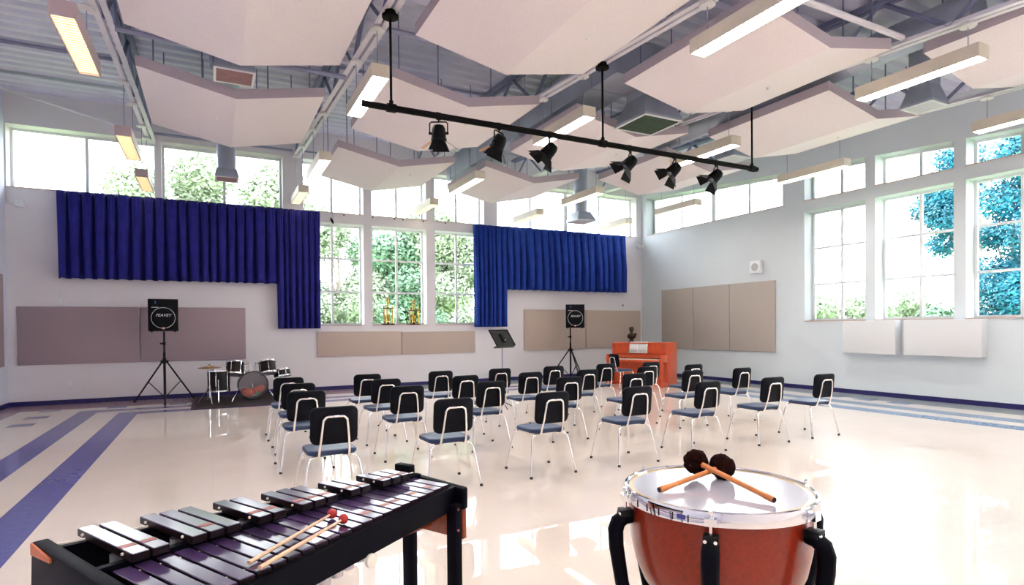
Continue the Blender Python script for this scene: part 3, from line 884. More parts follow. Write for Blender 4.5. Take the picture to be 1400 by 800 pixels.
for k, x in enumerate((2.87, 3.56, 4.10, 4.32, 4.85, 5.45)):
    b = MB(); b.cyl((x, BY - 0.02, 4.17), (x, BY - 0.001, 4.17), 0.018, n=8)
    tag(b.build('wall_hook', M['bronze']), ['first', 'second', 'third', 'fourth', 'fifth', 'sixth'][k] + ' small dark hook from the long curtain in the strip between the windows', 'hook', 'hooks between the windows')

# ------------------------------------------------------------------ spotlight bar
t = thing('lighting_bar', 'long black pipe hung on three rods under the roof carrying spotlights', 'lighting bar', (4.53, 6.35, 3.86))
b = MB(); b.cyl((-3.05, 0, 0), (3.05, 0, 0), 0.036, n=14); b.build('bar', M['black_matte'], t)
for x in (-2.73, 0.12, 2.94):
    zt = truss_z(6.35) - 3.86
    b = MB(); b.cyl((x, 0, 0.03), (x, 0, zt), 0.014, n=8); b.build('hanger_rod', M['black_matte'], t)
    b = MB(); b.lathe([(0.06, zt - 0.0), (0.06, zt - 0.04), (0.09, zt - 0.05), (0.09, zt - 0.075), (0.03, zt - 0.085)], 16, T(x, 0, 0)); b.build('ceiling_canopy', M['black_matte'], t)
    b = MB(); b.cyl((x - 0.05, 0, 0), (x + 0.05, 0, 0), 0.048, n=12); b.cyl((x, 0, 0.02), (x, 0, 0.08), 0.024, n=10); b.build('pipe_clamp', M['black_matte'], t)

def spotlight(x, lab, yaw, pitch, amber, turn=PI / 4):
    t = thing('spotlight', lab, 'spotlight', (x, 6.35, 3.86), 0, 'spotlights on the bar')
    t.scale = (0.76, 0.76, 0.76)
    b = MB(); b.tube([(-0.03, 0, 0.045), (0.03, 0, 0.045), (0.05, 0, 0), (0.03, 0, -0.05), (-0.03, 0, -0.05), (-0.05, 0, 0)], 0.013, n=6, closed=True)
    b.cyl((0, 0, -0.05), (0, 0, -0.09), 0.014, n=8); b.build('clamp', M['black_matte'], t)
    Y = RZ(yaw)
    b = MB(); b.tube([Y @ Vector(p) for p in ((-0.135, 0, -0.27), (-0.135, 0, -0.11), (-0.11, 0, -0.09), (0.11, 0, -0.09), (0.135, 0, -0.11), (0.135, 0, -0.27))], 0.011, n=6); b.build('yoke', M['black_matte'], t)
    A = T(0, 0, -0.26) @ Y @ RX(pitch)          # beam runs along local -Z
    b = MB(); b.lathe([(0.02, 0.13), (0.075, 0.115), (0.10, 0.07), (0.108, 0.0), (0.11, -0.07), (0.118, -0.075), (0.118, -0.115), (0.10, -0.115)], 20, A, cap1=False)
    for s in (-1, 1): b.cyl((s * 0.10, 0, 0), (s * 0.15, 0, 0), 0.02, n=8, M=A)
    b.build('lamp_body', M['black_matte'], t)
    b = MB(); b.cyl((0, 0, -0.10), (0, 0, -0.105), 0.098, n=20, M=A); b.build('lens', mat('spot_lens', (0.25, 0.26, 0.3), 0.1, coat=0.5) if 'lens' not in M else M['lens'], t)
    for k in range(4):
        side = k % 2
        w0, w1, L = 0.088, 0.135, 0.18
        B = A @ RZ(k * PI / 2 + turn) @ T(0, -0.112, -0.115) @ RX(-(0.95 if turn == 0 and side else 0.72))
        b = MB(); b.hexa([(-w0, -0.002, 0), (w0, -0.002, 0), (w0, 0.002, 0), (-w0, 0.002, 0), (-w1, -0.002, -L), (w1, -0.002, -L), (w1, 0.002, -L), (-w1, 0.002, -L)], B)
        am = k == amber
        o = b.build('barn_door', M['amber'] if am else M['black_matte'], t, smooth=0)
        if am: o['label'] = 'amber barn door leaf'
    return t
M['lens'] = mat('spot_lens', (0.25, 0.26, 0.3), 0.1, coat=0.5)
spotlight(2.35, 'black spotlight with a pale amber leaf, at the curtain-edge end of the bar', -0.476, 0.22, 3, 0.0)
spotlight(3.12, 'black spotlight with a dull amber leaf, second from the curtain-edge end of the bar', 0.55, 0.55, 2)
spotlight(3.83, 'all-black spotlight just before the middle rod of the bar', 0.95, 0.75, -1)
spotlight(5.10, 'all-black spotlight just past the middle rod of the bar', 1.05, 0.8, -1)
spotlight(5.89, 'all-black spotlight second from the end rod near the side windows', 1.05, 0.78, -1)
spotlight(6.70, 'all-black spotlight nearest the end rod beside the side windows', 1.05, 0.8, -1)

# ------------------------------------------------------------------ chairs
def make_chair(lab):
    t = thing('stacking_chair', lab, 'chair', (0, 0, 0), 0, 'black vinyl stacking chairs')
    b = MB(); b.pillow(0.40, 0.385, 0.042, 0.085, 0.016, T(0, 0, 0.408), dish=0.006); b.build('seat', M['vinyl'], t, smooth=50)
    lean = T(0, -0.215, 0.505) @ RX(PI / 2 + 0.10)      # local XY -> the back's face, local Z -> rearwards
    b = MB(); b.pillow(0.375, 0.305, 0.034, 0.055, 0.012, lean @ T(0, 0.152, -0.012), curve=-0.018); b.build('backrest', M['backpad'], t, smooth=50)
    hp = []
    for x, y, z in ((-0.12, -0.08, 0.396), (-0.12, -0.17, 0.396), (-0.12, -0.198, 0.402), (-0.119, -0.214, 0.425), (-0.117, -0.224, 0.46), (-0.109, -0.251, 0.55), (-0.098, -0.268, 0.66)): hp.append((x, y, z))
    for k in range(1, 6):
        a = PI - PI * k / 12
        hp.append((-0.045 + 0.05 * math.cos(a), -0.270 - 0.006 * math.sin(a) , 0.685 + 0.05 * math.sin(a)))
    hp += [(-x, y, z) for x, y, z in reversed(hp)]
    b = MB(); b.tube(hp, 0.0105, n=8); b.build('back_frame', M['chrome'], t, smooth=60)
    b = MB()
    for s in (-1, 1): b.tube([(s * 0.13, -0.17, 0.398), (s * 0.13, 0.17, 0.398)], 0.010, n=6)
    b.tube([(-0.13, 0.05, 0.396), (0.13, 0.05, 0.396)], 0.010, n=6)
    b.build('seat_frame', M['chrome'], t, smooth=60)
    for sx in (-1, 1):
        for sy in (-1, 1):
            p = [(sx * 0.08, sy * 0.155, 0.398), (sx * 0.15, sy * 0.165, 0.398), (sx * 0.178, sy * 0.17, 0.388), (sx * 0.196, sy * 0.178, 0.365), (sx * 0.206, sy * 0.186, 0.33), (sx * 0.254, sy * 0.247, 0.012)]
            b = MB(); b.tube(p, 0.0105, n=8); l = b.build('leg', M['chrome'], t, smooth=60)
            b = MB(); b.cyl((sx * 0.2525, sy * 0.2455, 0.022), (sx * 0.2555, sy * 0.249, 0.0), 0.0135, 0.015, n=10); b.build('rubber_foot', M['rubber'], l)
    return t
COLS = [[0.87, 1.895, 2.91, 3.93, 4.96, 6.03, 6.97], [0.85, 1.90, 2.90, 4.01, 5.04, 6.08, 7.03], [0.90, 1.925, 2.98, 3.97, 4.92, 6.05, 7.05], [0.90, 1.925, 2.99, 3.95, 4.93, 5.97, 6.95]]
ROWY = [5.04, 6.42, 7.38, 8.33]
cn = ['first', 'second', 'third', 'fourth', 'fifth', 'sixth', 'last']
rn = ['row nearest the xylophone', 'second row from the xylophone', 'third row from the xylophone', 'row closest to the music stand']
chair0 = None
rnd = random.Random(5)
for r in range(4):
    for c in range(7):
        lab = 'black chair, %s from the drum kit side in the %s' % (cn[c], rn[r])
        if chair0 is None: chair0 = o = make_chair(lab)
        else:
            o = copy_tree(chair0); relabel(o, lab)
        o.location = (COLS[r][c], ROWY[r] + rnd.uniform(-0.02, 0.02), 0)
        o.rotation_euler = (0, 0, rnd.uniform(-0.035, 0.035))
PF = (-0.92, -0.39)                      # the piano's front looks this way
o = copy_tree(chair0); relabel(o, 'black chair turned towards the keyboard of the red-brown piano')
o.location = (8.58, 11.02, 0)
o.rotation_euler = (0, 0, -1.62)

# ------------------------------------------------------------------ loudspeakers on tripods, music stand
def tripod(lab, x, y, rz, top):
    t = thing('speaker_stand', lab, 'speaker stand', (x, y, 0), rz, 'tripod speaker stands')
    b = MB(); b.cyl((0, 0, 0.06), (0, 0, 1.0), 0.024, n=12); b.cyl((0, 0, 1.0), (0, 0, top), 0.018, n=12); b.build('pole', M['black'], t)
    b = MB(); b.cyl((0, 0, 0.78), (0, 0, 0.88), 0.036, n=12); b.box(-0.07, 0.07, -0.03, 0.03, 0.80, 0.84); b.build('hub', M['black'], t)
    b = MB(); b.cyl((0, 0, 1.15), (0, 0, 1.21), 0.03, n=12); b.build('collar', M['black'], t)
    b = MB(); b.cyl((-0.02, 0, 1.18), (-0.075, 0, 1.18), 0.012, 0.018, n=8); b.build('locking_knob', M['black'], t)
    for k in range(3):
        a = -PI / 2 + k * 2 * PI / 3
        c, s = math.cos(a), math.sin(a)
        b = MB(); b.tube([(c * 0.04, s * 0.04, 0.82), (c * 0.60, s * 0.60, 0.025)], 0.016, n=8); l = b.build('leg', M['black'], t)
        b = MB(); b.cyl((c * 0.585, s * 0.585, 0.045), (c * 0.625, s * 0.625, 0.0), 0.022, n=8); b.build('rubber_foot', M['rubber'], l)
        b = MB(); b.tube([(c * 0.025, s * 0.025, 0.12), (c * 0.33, s * 0.33, 0.41)], 0.009, n=6); b.build('brace', M['black'], t)
    return t
def loudspeaker(lab, x, y, z, rz):
    t = thing('loudspeaker', lab, 'speaker', (x, y, z), rz, 'loudspeakers on tripods')
    w, h, d = 0.262, 0.64, 0.36
    b = MB(); b.hexa([(-w, 0, 0), (w, 0, 0), (w * 0.75, d, 0), (-w * 0.75, d, 0), (-w, 0, h), (w, 0, h), (w * 0.75, d, h), (-w * 0.75, d, h)])
    b.build('cabinet', M['black'], t, bevel=0.012)
    b = MB(); b.box(-w + 0.02, w - 0.02, -0.012, 0.0, 0.02, h - 0.02); b.build('front_grille', M['grille'], t, bevel=0.006)
    b = MB(); b.tube([(0.205 * math.cos(a * PI / 20), -0.014, 0.265 + 0.205 * math.sin(a * PI / 20)) for a in range(40)], 0.0045, n=6, closed=True); b.build('woofer_ring', M['white_logo'], t)
    b = MB(); b.box(-w + 0.04, w - 0.04, -0.016, -0.012, 0.50, 0.505); b.build('horn_slot', M['black_matte'], t, smooth=0)
    text_mesh('logo', 'PEAVEY', 0.078, M['white_logo'], t, (0, -0.016, 0.315), shear=0.35)
    text_mesh('model_line', 'SP  SERIES', 0.022, M['white_logo'], t, (-0.12, -0.016, 0.475)) if False else None
    b = MB(); b.box(-0.20, -0.08, -0.0155, -0.0125, 0.468, 0.478); b.build('badge_line', M['white_logo'], t, smooth=0)
    b = MB(); b.box(-0.145, -0.12, -0.0155, -0.0125, 0.54, 0.60); b.build('blue_badge_or_glint', M['bluemark'], t, smooth=0)
    b = MB(); b.cyl((0, -0.018, 0.06), (0, -0.012, 0.06), 0.024, n=14); b.build('indicator', mat('indicator_peach', (0.8, 0.42, 0.25), 0.4) if 'indic' not in M else M['indic'], t)
    for s in (-1, 1):
        b = MB(); b.cyl((s * 0.2, 0.06, -0.018), (s * 0.2, 0.06, 0.0), 0.022, n=10); b.build('rubber_foot', M['rubber'], t)
    return t
M['indic'] = mat('indicator_peach', (0.8, 0.42, 0.25), 0.4)
tripod('black tripod speaker stand between the wall and the drum kit', -0.83, 13.62, 0.06, 1.42)
loudspeaker('black loudspeaker with a white ring logo on the stand next to the drum kit', -0.83, 13.46, 1.425, 0.06)
tripod('black tripod speaker stand between the music stand and the piano', 8.79, 13.55, -0.12, 1.42)
loudspeaker('black loudspeaker with a white ring logo on the stand near the piano', 8.84, 13.38, 1.425, -0.40)

t = thing('music_stand', 'black music stand with tilted desk behind the rows of chairs', 'music stand', (4.62, 9.35, 0))
b = MB(); b.cyl((0, 0, 0.10), (0, 0, 1.22), 0.011, n=10); b.build('pole', M['pipe'], t)
for k in range(3):
    a = 0.4 + k * 2 * PI / 3
    b = MB(); b.tube([(0, 0, 0.13), (0.14 * math.cos(a), 0.14 * math.sin(a), 0.06), (0.26 * math.cos(a), 0.26 * math.sin(a), 0.008)], 0.008, n=6); b.build('leg', M['black'], t)
D = T(0, 0, 1.255) @ RZ(0.38) @ RX(-0.62)     # desk: X across, Z up its slope, faces +Y
b = MB(); b.box(-0.245, 0.245, -0.004, 0.004, -0.16, 0.17, D); b.build('desk', M['black'], t, smooth=0)
b = MB(); b.box(-0.255, 0.255, 0.0, 0.075, -0.168, -0.158, D); b.box(-0.255, 0.255, 0.07, 0.075, -0.168, -0.14, D); b.build('shelf_lip', M['black'], t, smooth=0)
b = MB()
for q in ((-0.25, -0.238, -0.16, 0.17), (0.238, 0.25, -0.16, 0.17), (-0.25, 0.25, 0.165, 0.175)): b.box(q[0], q[1], -0.012, 0.006, q[2], q[3], D)
b.build('rim', M['black_matte'], t, smooth=0)
b = MB(); b.box(-0.035, 0.035, -0.03, -0.004, -0.10, 0.08, D); b.build('tilt_bracket', M['black_matte'], t, smooth=0)
b = MB(); b.ball((0, -0.035, -0.075), 0.016, 10, D); b.build('knob', M['chrome'], t)

# ------------------------------------------------------------------ piano with bust, book
pang = math.atan2(0.92, 0.39) - PI        # local +X runs from the far end to the near end, local -Y is the front
W = 1.50
A0 = Vector((9.07, 12.06, 0))
ex = Vector((0.39, -0.92, 0)).normalized()
prz = math.atan2(ex.y, ex.x)
t = thing('upright_piano', 'red-brown upright piano standing in the room corner', 'piano', tuple(A0), prz)
pm = M['piano']
H = 1.05
for x in (0.0, W - 0.045):
    b = MB()
    b.prism([(0, 0)], 0, 0) if False else None
    b.hexa([(x, 0.02, 0), (x + 0.045, 0.02, 0), (x + 0.045, 0.55, 0), (x, 0.55, 0), (x, 0.02, H - 0.03), (x + 0.045, 0.02, H - 0.03), (x + 0.045, 0.55, H - 0.03), (x, 0.55, H - 0.03)])
    b.build('end_panel', pm, t, bevel=0.004)
    b = MB(); b.box(x, x + 0.045, -0.30, 0.02, 0.58, 0.76); b.build('key_arm', pm, t, bevel=0.012)
    b = MB(); b.box(x + 0.002, x + 0.043, -0.28, -0.22, 0.09, 0.58); b.build('leg', pm, t, bevel=0.006)
    b = MB(); b.box(x, x + 0.05, -0.31, 0.02, 0.0, 0.09); b.build('toe_block', pm, t, bevel=0.01)
b = MB(); b.box(-0.015, W + 0.015, 0.0, 0.57, H - 0.03, H); b.build('lid', pm, t, bevel=0.006)
b = MB(); b.box(0.045, W - 0.045, 0.04, 0.06, 0.72, H - 0.03); b.build('upper_panel', pm, t, smooth=0)
b = MB(); b.box(0.045, W - 0.045, 0.06, 0.08, 0.08, 0.58); b.build('lower_panel', pm, t, smooth=0)
b = MB(); b.box(0.045, W - 0.045, 0.03, 0.09, 0.0, 0.08); b.build('plinth', pm, t, smooth=0)
b = MB(); b.box(0.045, W - 0.045, -0.28, 0.06, 0.58, 0.635); b.build('keybed', pm, t, bevel=0.008)
b = MB(); b.box(0.045, W - 0.045, 0.045, 0.06, 0.08, 1.0); b.build('inner_board', pm, t, smooth=0) if False else None
b = MB(); b.box(0.045, W - 0.045, -0.06, 0.045, 0.66, 0.735); b.build('fallboard', pm, t, bevel=0.008)
b = MB(); b.box(0.09, W - 0.09, 0.0, 0.035, 0.775, 0.785); b.build('music_ledge', pm, t, smooth=0)
b = MB(); b.box(0.14, W - 0.14, 0.015, 0.03, 0.785, 0.98); b.build('music_desk', pm, t, smooth=0) if False else None
kx0, kw, nk = 0.11, (W - 0.22) / 52, 52
white0 = black0 = None
for k in range(nk):
    if white0 is None:
        b = MB(); b.box(0, kw - 0.0015, -0.225, -0.06, 0.636, 0.658); white0 = o = b.build('white_key', M['ivory'], t, smooth=0)
    else:
        o = white0.copy(); COL.objects.link(o)
    o.location = (kx0 + k * kw, 0, 0)
    if k < nk - 1 and (k % 7) in (0, 2, 3, 5, 6):
        if black0 is None:
            b = MB(); b.box(-0.006, 0.006, -0.16, -0.06, 0.658, 0.67); black0 = q = b.build('black_key', M['black'], t, smooth=0)
        else:
            q = black0.copy(); COL.objects.link(q)
        q.location = (kx0 + (k + 1) * kw, 0, 0)
for x in (W / 2 - 0.08, W / 2, W / 2 + 0.08):
    b = MB(); b.box(x - 0.012, x + 0.012, -0.08, 0.06, 0.04, 0.05); b.build('pedal', M['gold'], t, bevel=0.003)
PM = Matrix.Translation(A0) @ RZ(prz)
t = thing('sheet_music', 'open white music book on the piano ledge', 'book', tuple(PM @ Vector((0.74, 0.005, 0.787))), prz)
for s in (-1, 1):
    b = MB()
    vs = []
    for i in range(7):
        u = i / 6
        for z in (0, 0.28): vs.append((s * 0.245 * u, -0.010 - 0.018 * math.sin(PI * u) + 0.035 * z / 0.28, z))
    b.add(vs, [(2 * i, 2 * i + 2, 2 * i + 3, 2 * i + 1) for i in range(6)])
    pg = b.build('page', M['paper'], t, thick=0.006)
    b = MB()
    for k in range(9):
        z = 0.225 - k * 0.023
        for i in range(5):
            u0, u1 = 0.12 + i * 0.15, 0.12 + (i + 1) * 0.15
            f = lambda u: -0.0165 - 0.018 * math.sin(PI * u) + 0.035 * z / 0.28
            b.add([(s * 0.245 * u0, f(u0), z), (s * 0.245 * u1, f(u1), z), (s * 0.245 * u1, f(u1), z + 0.003), (s * 0.245 * u0, f(u0), z + 0.003)], [(0, 1, 2, 3)])
    b.build('printed_staves', M['ink'], pg, smooth=0)
b = MB(); b.box(-0.27, -0.235, -0.002, 0.004, 0.0, 0.075); b.build('green_cover', M['green'], t, smooth=0)
t = thing('bust_sculpture', 'small dark bronze portrait bust on top of the piano', 'sculpture', tuple(PM @ Vector((0.42, 0.26, H))), prz + 0.3)
b = MB(); b.lathe([(0.085, 0), (0.085, 0.02), (0.06, 0.035), (0.05, 0.07), (0.065, 0.085)], 18); b.build('plinth', M['bronze'], t)
b = MB()
b.ball((0, 0, 0.155), (0.115, 0.075, 0.085), 16, bump=0.05)
b.cyl((0, 0.005, 0.2), (0, -0.005, 0.275), 0.042, 0.036, n=12)
b.ball((0, -0.012, 0.315), (0.053, 0.064, 0.072), 16)
b.ball((0, -0.072, 0.308), (0.011, 0.018, 0.018), 8)
b.ball((0, -0.06, 0.27), (0.026, 0.018, 0.016), 8)
for s in (-1, 1): b.ball((s * 0.022, -0.066, 0.325), (0.013, 0.008, 0.007), 8); b.ball((s * 0.053, 0.0, 0.308), (0.009, 0.016, 0.02), 8)
b.ball((0.10, -0.03, 0.20), (0.04, 0.03, 0.035), 10, bump=0.1)
b.build('figure', M['bronze'], t)
b = MB(); b.ball((0, 0.012, 0.342), (0.062, 0.066, 0.056), 14, bump=0.12); b.build('hair', M['bronze'], t)

# ------------------------------------------------------------------ rug and drum kit
t = thing('area_rug', 'dark patterned rug under the drum kit', 'rug', (0.80, 13.12, 0.002))
b = MB(); b.box(-1.14, 1.14, -1.07, 1.07, 0, 0.008); b.build('rug_pile', M['rug'], t, smooth=0)
b = MB()
for q in ((-1.14, 1.14, -1.07, -1.01), (-1.14, 1.14, 1.01, 1.07), (-1.14, -1.08, -1.01, 1.01), (1.08, 1.14, -1.01, 1.01)): b.box(*q, 0.008, 0.0095)
b.build('border', M['rug_edge'], t, smooth=0)
RZ0 = 0.0105
def drum(parent, name, A, r, h, shell, lugs=6, open_front=False):
    """A places the drum: axis local Z, base at 0"""
    b = MB(); b.lathe([(r, 0.0), (r, h), (r - 0.008, h), (r - 0.008, 0.0), (r, 0.0)], 28, A, cap0=False, cap1=False)
    s = b.build(name, shell, parent)
    for z in (0.0, h):
        b = MB(); b.lathe([(r + 0.003, z - 0.014), (r + 0.012, z - 0.014), (r + 0.012, z + 0.014), (r + 0.003, z + 0.014), (r + 0.003, z - 0.014)], 28, A, cap0=False, cap1=False)
        b.build('hoop', M['chrome_d'] if r < 0.26 else M['drumwrap'], s)
        if not (open_front and z > 0):
            b = MB(); b.lathe([(r - 0.001, z - 0.002), (r - 0.001, z + 0.002)], 28, A); b.build('drum_skin', M['head'], s)
    b = MB()
    for k in range(lugs):
        a = 2 * PI * k / lugs + 0.3
        c, q = math.cos(a), math.sin(a)
        b.cyl(((r + 0.008) * c, (r + 0.008) * q, h * 0.25), ((r + 0.008) * c, (r + 0.008) * q, h * 0.75), 0.011, n=6, M=A)
        b.cyl(((r + 0.012) * c, (r + 0.012) * q, 0.0), ((r + 0.012) * c, (r + 0.012) * q, h), 0.0035, n=5, M=A)
    tag(b.build('tuning_lugs', M['chrome_d'], s), kind='stuff')
    return s
t = thing('bass_drum', 'bass drum with clear front skin and two mounted toms on the dark rug', 'drum', (0.76, 12.98, RZ0))
A = T(0, 0.40, 0.300) @ RX(PI / 2)              # axis towards the camera side
sh = drum(t, 'shell', A, 0.278, 0.40, M['drumwrap'], 8, open_front=True)
b = MB(); b.lathe([(0.275, 0.399), (0.275, 0.401)], 28, A); b.build('front_skin', M['clearhead'], t)
b = MB(); b.cyl((0, 0.27, 0.22), (0, 0.30, 0.30), 0.03, n=10); b.cyl((0, 0.33, 0.08), (0, 0.33, 0.24), 0.012, n=6); b.build('beater', M['chrome'], t)
for s in (-1, 1):
    b = MB(); b.tube([(s * 0.27, 0.06, 0.22), (s * 0.34, -0.04, 0.12), (s * 0.40, -0.10, 0.008)], 0.007, n=6); b.build('spur', M['chrome_d'], t)
b = MB(); b.box(-0.05, 0.05, 0.12, 0.22, 0.574, 0.61); b.cyl((-0.035, 0.17, 0.6), (-0.05, 0.17, 0.76), 0.014, n=8); b.cyl((0.035, 0.17, 0.6), (0.05, 0.17, 0.76), 0.014, n=8)
b.tube([(-0.05, 0.17, 0.75), (-0.12, 0.17, 0.73), (-0.2, 0.17, 0.70)], 0.012, n=6); b.tube([(0.05, 0.17, 0.75), (0.12, 0.17, 0.73), (0.2, 0.17, 0.70)], 0.012, n=6)
b.build('tom_mount', M['chrome_d'], t)
for s in (-1, 1):
    drum(t, 'tom', T(s * 0.315 - 0.02, 0.10, 0.53) @ RZ(s * 0.25) @ RX(-0.33), 0.165, 0.24, M['drumred'], 6)
t = thing('cushion', 'orange-red cushion with a green patch lying inside the bass drum', 'cushion', (0.76, 13.09, 0.195))
b = MB(); b.ball((-0.10, 0, -0.045), (0.135, 0.10, 0.092), 16, RY(0.15)); b.ball((0.11, 0, -0.03), (0.125, 0.10, 0.085), 16, RY(-0.42)); b.build('cover', M['pillow'], t)
b = MB(); b.ball((0.085, -0.088, 0.0), (0.035, 0.014, 0.028), 10, RY(0.5)); b.build('green_patch', mat('green_cloth', (0.05, 0.45, 0.08), 0.7), t)
t = thing('floor_tom', 'black floor tom standing left of the bass drum on the rug', 'drum', (0.13, 13.10, RZ0))
drum(t, 'shell', T(0, 0, 0.22), 0.205, 0.40, M['drumwrap'], 6)
for k in range(3):
    a = 0.5 + k * 2 * PI / 3
    c, s = math.cos(a), math.sin(a)
    b = MB(); b.tube([(0.225 * c, 0.225 * s, 0.45), (0.225 * c, 0.225 * s, 0.06), (0.25 * c, 0.25 * s, 0.0)], 0.007, n=6); b.build('leg', M['chrome_d'], t)
t = thing('cymbal_stand', 'bronze cymbal on a chrome tripod stand in front of the floor tom', 'cymbal', (-0.03, 12.84, RZ0))
b = MB(); b.cyl((0, 0, 0.10), (0, 0, 0.77), 0.010, n=8); b.cyl((0, 0, 0.30), (0, 0, 0.36), 0.018, n=8); b.build('pole', M['chrome_d'], t)
for k in range(3):
    a = -1.4 + k * 2 * PI / 3
    c, s = math.cos(a), math.sin(a)
    b = MB(); b.tube([(0.01 * c, 0.01 * s, 0.32), (0.22 * c, 0.22 * s, 0.006)], 0.008, n=6); b.build('leg', M['chrome_d'], t)
b = MB(); b.lathe([(0.012, 0.03), (0.03, 0.025), (0.045, 0.006), (0.12, -0.006), (0.205, -0.022), (0.205, -0.025), (0.12, -0.009), (0.045, 0.002), (0.012, 0.02)], 28, T(0, 0, 0.715) @ RX(0.06), cap0=False, cap1=False); b.build('cymbal', M['cymbal'], t)
b = MB(); b.cyl((0, 0, 0.745), (0, 0, 0.775), 0.014, 0.006, n=8); b.build('wing_nut', M['black'], t)
t = thing('snare_drum', 'shallow chrome-lugged snare drum on a stand right of the bass drum', 'drum', (1.35, 13.30, RZ0))
drum(t, 'shell', T(0, 0, 0.44) @ RX(-0.2) @ RY(-0.12), 0.175, 0.13, M['drumwrap'], 8)
b = MB(); b.cyl((0, 0, 0.1), (0, 0, 0.42), 0.011, n=8)
for k in range(3):
    a = 0.3 + k * 2 * PI / 3
    b.tube([(0, 0, 0.42), (0.14 * math.cos(a), 0.14 * math.sin(a), 0.43)], 0.008, n=6)
b.build('stand', M['chrome_d'], t)
for k in range(3):
    a = 0.9 + k * 2 * PI / 3
    b = MB(); b.tube([(0, 0, 0.24), (0.2 * math.cos(a), 0.2 * math.sin(a), 0.006)], 0.008, n=6); b.build('leg', M['chrome_d'], t)

# ------------------------------------------------------------------ trophies on the window sill
def trophy(lab, x, w, hc, hf):
    t = thing('trophy', lab, 'trophy', (x, 14.425, 1.541), 0, 'trophies on the window sill')
    b = MB(); b.box(-w / 2, w / 2, -0.10, 0.10, 0, 0.03); b.build('base', M['marble'], t, bevel=0.004)
    for dx, dy, m in ((-w * 0.36, -0.05, 'gold_dark'), (0, 0.055, 'gold'), (w * 0.36, -0.05, 'gold')):
        b = MB(); b.cyl((dx, dy, 0.03), (dx, dy, hc), 0.021, n=12); b.build('column', M[m], t)
    b = MB(); b.lathe([(0.03, 0.03), (0.045, 0.06), (0.02, 0.10), (0.05, 0.20), (0.055, 0.24)], 14, T(0, -0.03, 0)); b.build('cup', M['gold'], t)
    b = MB(); b.box(-w * 0.46, w * 0.46, -0.085, 0.085, hc, hc + 0.022); b.build('upper_plate', M['marble'], t, bevel=0.003)
    for s in (-1, 1):
        b = MB(); b.lathe([(0.018, 0), (0.012, 0.02), (0.016, 0.05), (0.003, 0.07)], 10, T(s * w * 0.38, -0.05, hc + 0.022)); b.build('finial', M['gold'], t)
    b = MB(); b.lathe([(0.03, 0), (0.034, 0.02), (0.02, 0.04), (0.022, 0.09), (0.036, 0.13), (0.03, 0.15)], 14, T(0, 0, hc + 0.022)); b.build('riser', M['gold'], t)
    z = hc + 0.17
    b = MB()
    b.tube([(0, 0, z), (0.0, 0, z + hf * 0.35), (0, 0, z + hf * 0.7)], [0.018, 0.024, 0.030], n=10)
    b.tube([(0.028, 0, z + hf * 0.66), (0.05, -0.01, z + hf * 0.85), (0.035, -0.01, z + hf * 1.05)], [0.010, 0.009, 0.007], n=6)
    b.tube([(-0.028, 0, z + hf * 0.66), (-0.045, -0.02, z + hf * 0.45), (-0.02, -0.04, z + hf * 0.4)], [0.010, 0.009, 0.007], n=6)
    b.build('figure', M['gold'], t)
    b = MB(); b.ball((0, 0, z + hf * 0.88), 0.022, 10); b.build('figure_head', M['gold_dark'], t)
    return t
trophy('taller gold column trophy on the window sill, nearer the drum kit', 3.945, 0.30, 0.40, 0.12)
trophy('slightly shorter gold column trophy on the window sill, nearer the piano', 4.61, 0.31, 0.35, 0.11)

# ------------------------------------------------------------------ xylophone and its mallets
OX, OY, XA = 0.20, 1.75, R(28)
t = xyl = thing('xylophone', 'large rosewood xylophone with black frame and red-brown rails in front', 'xylophone', (OX, OY, 0), XA)
pit = 0.0464
def vn(u): return -0.058 - (0.599 - u) * 0.163       # near ends of the natural bars
def vf(u): return 0.401 - (u + 0.381) * 0.233        # far ends of the raised bars
def tone_bar(u, v0, v1, z1, mark, w=0.039):
    b = MB()
    th = 0.021
    vm0, vm1 = v0 + (v1 - v0) * 0.3, v0 + (v1 - v0) * 0.7
    b.box(u - w / 2, u + w / 2, v0, v1, z1 - th, z1)
    o = b.build('tone_bar', M['bar'], xyl, bevel=0.0018, bseg=1)
    if mark:
        q = v0 + (v1 - v0) * mark
        b = MB(); b.box(u - w / 2 + 0.002, u + w / 2 - 0.002, q - 0.011, q + 0.011, z1, z1 + 0.0008); b.build('red_mark', M['bar_mark'], o, smooth=0)
    return o
for i in range(22):
    u = -0.395 + pit * i
    tone_bar(u, vn(u), 0.098 + 0.02 * (u + 0.4), 0.86, 0.26 if i in (13, 15, 16, 18, 20) else 0)
ai = 0
for oct_ in range(3):
    for k in (0, 1, 3, 4, 5):
        u = -0.363 + pit * (oct_ * 7 + k)
        tone_bar(u, 0.072, vf(u), 0.895, 0.22 if k in (0, 1, 4) or oct_ > 0 else 0)
# support rails under the four rows of nodes, long rails, end boards
def rail(name, f0, z0, z1, w, m, u0=-0.44, u1=0.625):
    b = MB(); v0, v1 = f0(u0), f0(u1)
    b.hexa([(u0, v0 - w, z0), (u1, v1 - w, z0), (u1, v1 + w, z0), (u0, v0 + w, z0), (u0, v0 - w, z1), (u1, v1 - w, z1), (u1, v1 + w, z1), (u0, v0 + w, z1)])
    return b.build(name, m, xyl, smooth=0)
rail('front_rail', lambda u: vn(u) - 0.006, 0.765, 0.847, 0.009, M['frame_blk'])
rail('bar_rail', lambda u: vn(u) + 0.055, 0.80, 0.836, 0.008, M['frame_blk'])
rail('bar_rail', lambda u: 0.062, 0.80, 0.836, 0.008, M['frame_blk'])
rail('bar_rail', lambda u: 0.115, 0.82, 0.871, 0.010, M['frame_blk'])
rail('bar_rail', lambda u: vf(u) - 0.055, 0.82, 0.871, 0.010, M['frame_blk'])
rail('back_rail', lambda u: vf(u) - 0.02, 0.75, 0.838, 0.010, M['frame_blk'])
